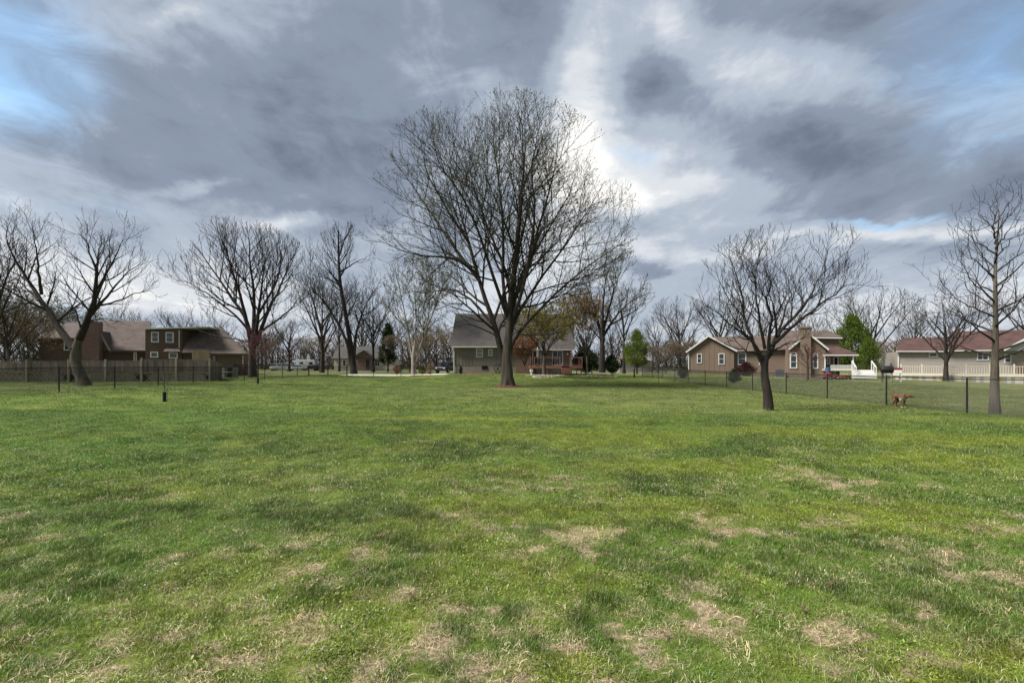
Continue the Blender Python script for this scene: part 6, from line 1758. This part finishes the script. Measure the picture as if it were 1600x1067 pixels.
# ------------------------------------------------------------------ dog by the right fence
def dog():
    x, y = 15.42, 18.1; z = gz(x, y)
    root = empty('dog', (x, y, z), math.radians(-100), 'brown dog with white chest and paws sniffing beside the right fence', 'dog')
    J = {'pelvis': ((-.26, 0, .50), .115), 'loin': ((-.08, 0, .52), .105), 'chest': ((.12, 0, .50), .135), 'shoulder': ((.26, 0, .53), .115), 'neck': ((.36, .07, .57), .08), 'poll': ((.40, .135, .575), .08), 'brow': ((.425, .175, .565), .074), 'muzzle': ((.455, .235, .535), .052), 'nose': ((.475, .275, .525), .042),
         'tail0': ((-.37, 0, .56), .042), 'tail1': ((-.42, .0, .66), .034), 'tail2': ((-.40, 0, .76), .022)}
    E = [('pelvis', 'loin'), ('loin', 'chest'), ('chest', 'shoulder'), ('shoulder', 'neck'), ('neck', 'poll'), ('poll', 'brow'), ('brow', 'muzzle'), ('muzzle', 'nose'), ('pelvis', 'tail0'), ('tail0', 'tail1'), ('tail1', 'tail2')]
    for s, nm, dx in ((-1, 'l', .05), (1, 'r', -.06)):
        J.update({'hip' + nm: ((-.28, s * .085, .43), .085), 'knee' + nm: ((-.20 + dx, s * .10, .31), .055), 'hock' + nm: ((-.36 + dx, s * .10, .17), .034), 'hpaw' + nm: ((-.33 + dx, s * .10, .045), .034), 'htoe' + nm: ((-.27 + dx, s * .10, .03), .032),
                  'fsh' + nm: ((.22, s * .085, .42), .065), 'felb' + nm: ((.19 + dx * .5, s * .095, .30), .042), 'fwr' + nm: ((.23 + dx, s * .095, .14), .036), 'fpaw' + nm: ((.24 + dx, s * .095, .04), .034), 'ftoe' + nm: ((.30 + dx, s * .095, .03), .032)})
        E += [('pelvis', 'hip' + nm), ('hip' + nm, 'knee' + nm), ('knee' + nm, 'hock' + nm), ('hock' + nm, 'hpaw' + nm), ('hpaw' + nm, 'htoe' + nm), ('shoulder', 'fsh' + nm), ('fsh' + nm, 'felb' + nm), ('felb' + nm, 'fwr' + nm), ('fwr' + nm, 'fpaw' + nm), ('fpaw' + nm, 'ftoe' + nm)]
    ks = list(J); me = bpy.data.meshes.new('body'); me.from_pydata([J[k][0] for k in ks], [(ks.index(a), ks.index(b)) for a, b in E], [])
    o = link('body', me, root)
    md = o.modifiers.new('skin', 'SKIN'); md.use_smooth_shade = True
    for i, k in enumerate(ks):
        r = J[k][1]; me.skin_vertices[0].data[i].radius = (r, r * (1.15 if k in ('chest', 'shoulder') else 1)); me.skin_vertices[0].data[i].use_root = (k == 'pelvis')
    sd = o.modifiers.new('sub', 'SUBSURF'); sd.levels = 2; sd.render_levels = 2
    m = bpy.data.materials.new('dog coat'); m.use_nodes = True; N, L = m.node_tree.nodes, m.node_tree.links; b = N['Principled BSDF']; b.inputs['Roughness'].default_value = .75
    root.scale = (.86, .86, .86)
    tc = N.new('ShaderNodeTexCoord'); sp = N.new('ShaderNodeSeparateXYZ'); L.new(tc.outputs['Object'], sp.inputs[0])
    n = N.new('ShaderNodeTexNoise'); n.inputs['Scale'].default_value = 9; L.new(tc.outputs['Object'], n.inputs['Vector'])
    ca = N.new('ShaderNodeMixRGB'); L.new(n.outputs[0], ca.inputs[0]); ca.inputs[1].default_value = (.105, .048, .020, 1); ca.inputs[2].default_value = (.165, .080, .036, 1)
    def less(src, v, soft):
        q = N.new('ShaderNodeMapRange'); L.new(src, q.inputs[0]); q.inputs[1].default_value = v; q.inputs[2].default_value = v - soft; return q.outputs[0]
    def more(src, v, soft):
        q = N.new('ShaderNodeMapRange'); L.new(src, q.inputs[0]); q.inputs[1].default_value = v; q.inputs[2].default_value = v + soft; return q.outputs[0]
    def mul(a, c):
        q = N.new('ShaderNodeMath'); q.operation = 'MULTIPLY'; L.new(a, q.inputs[0]); L.new(c, q.inputs[1]); return q.outputs[0]
    paws = mul(less(sp.outputs[2], .09, .03), more(sp.outputs[0], .05, .05))
    chest = mul(mul(more(sp.outputs[0], .12, .06), less(sp.outputs[2], .47, .04)), more(sp.outputs[2], .33, .03))
    mx = N.new('ShaderNodeMath'); mx.operation = 'MAXIMUM'; L.new(paws, mx.inputs[0]); L.new(chest, mx.inputs[1])
    c2 = N.new('ShaderNodeMixRGB'); L.new(mx.outputs[0], c2.inputs[0]); L.new(ca.outputs[0], c2.inputs[1]); c2.inputs[2].default_value = (.45, .42, .38, 1)
    c3 = N.new('ShaderNodeMixRGB'); L.new(more(sp.outputs[1], .262, .03), c3.inputs[0]); L.new(c2.outputs[0], c3.inputs[1]); c3.inputs[2].default_value = (.02, .015, .012, 1)
    L.new(c3.outputs[0], b.inputs['Base Color']); me.materials.append(m)
    coat = M('dog ear', (.12, .042, .018), .8, .2, 6)
    for s in (-1, 1):
        MB().prism([(-.02, s * .062, .045), (.025, s * .066, .04), (.02, s * .085, -.05), (-.01, s * .085, -.055)], (0, s * .014, 0)).build('ear', coat, root, True, loc=(.40, .135, .575)).rotation_euler = (0, 0, .95)
        MB().lathe([(.002, -.011), (.009, -.006), (.011, 0), (.009, .006), (.002, .011)], 8, (.452 - s * .042, .205 + s * .03, .60)).build('eye', BLACK, root, True)
    MB().lathe([(.012, -.02), (.02, -.005), (.017, .012), (.004, .018)], 8, (.487, .30, .532), 'x').build('nose', BLACK, root, True)
    MB().tube([(.335 + .02 * math.sin(a) - .03 * math.cos(a), .05 + .088 * math.cos(a), .562 + .088 * math.sin(a)) for a in np.linspace(0, 6.283, 18)], .011, 6, False).build('collar', RUBBER, root, True)
dog()

# ------------------------------------------------------------------ fallen leaves on the grass
LEAFM = M('dead leaf', (.11, .066, .042), .8, .35, 8)
def dead_leaf_mesh(seed):
    q = random.Random(seed); n = 10; vs = [(0, 0, .012)]; 
    for i in range(n):
        a = 2 * math.pi * i / n; r = (.055 if i % 2 else .03) * q.uniform(.8, 1.2) * (1.3 if abs(math.cos(a)) > .8 else .8)
        vs.append((r * math.cos(a), r * math.sin(a), .012 + q.uniform(-.012, .022)))
    me = bpy.data.meshes.new('fallen_leaf'); me.from_pydata(vs, [], [(0, i + 1, (i + 1) % n + 1) for i in range(n)]); me.materials.append(LEAFM)
    return me
lm = [dead_leaf_mesh(i) for i in range(3)]
for i, (px, py) in enumerate(((1250, 957), (1256, 960), (1378, 890), (1297, 920), (1452, 967), (834, 1002), (948, 1003), (640, 938), (722, 955), (1036, 1000), (865, 770), (115, 918), (445, 755), (1180, 965), (930, 885), (490, 865), (1110, 805))):
    x, y, z = spot(px, py)
    o = link('fallen_leaf', lm[i % 3], None, (x, y, z + .035), (.3 * math.sin(i), .3 * math.cos(i * 2), i * 1.3), (.42, .42, .5) if y < 5 else (.6, .6, .6))
    tag(o, 'curled rust brown fallen leaf lying on the lawn grass', 'leaf', 'fallen leaves on the lawn')
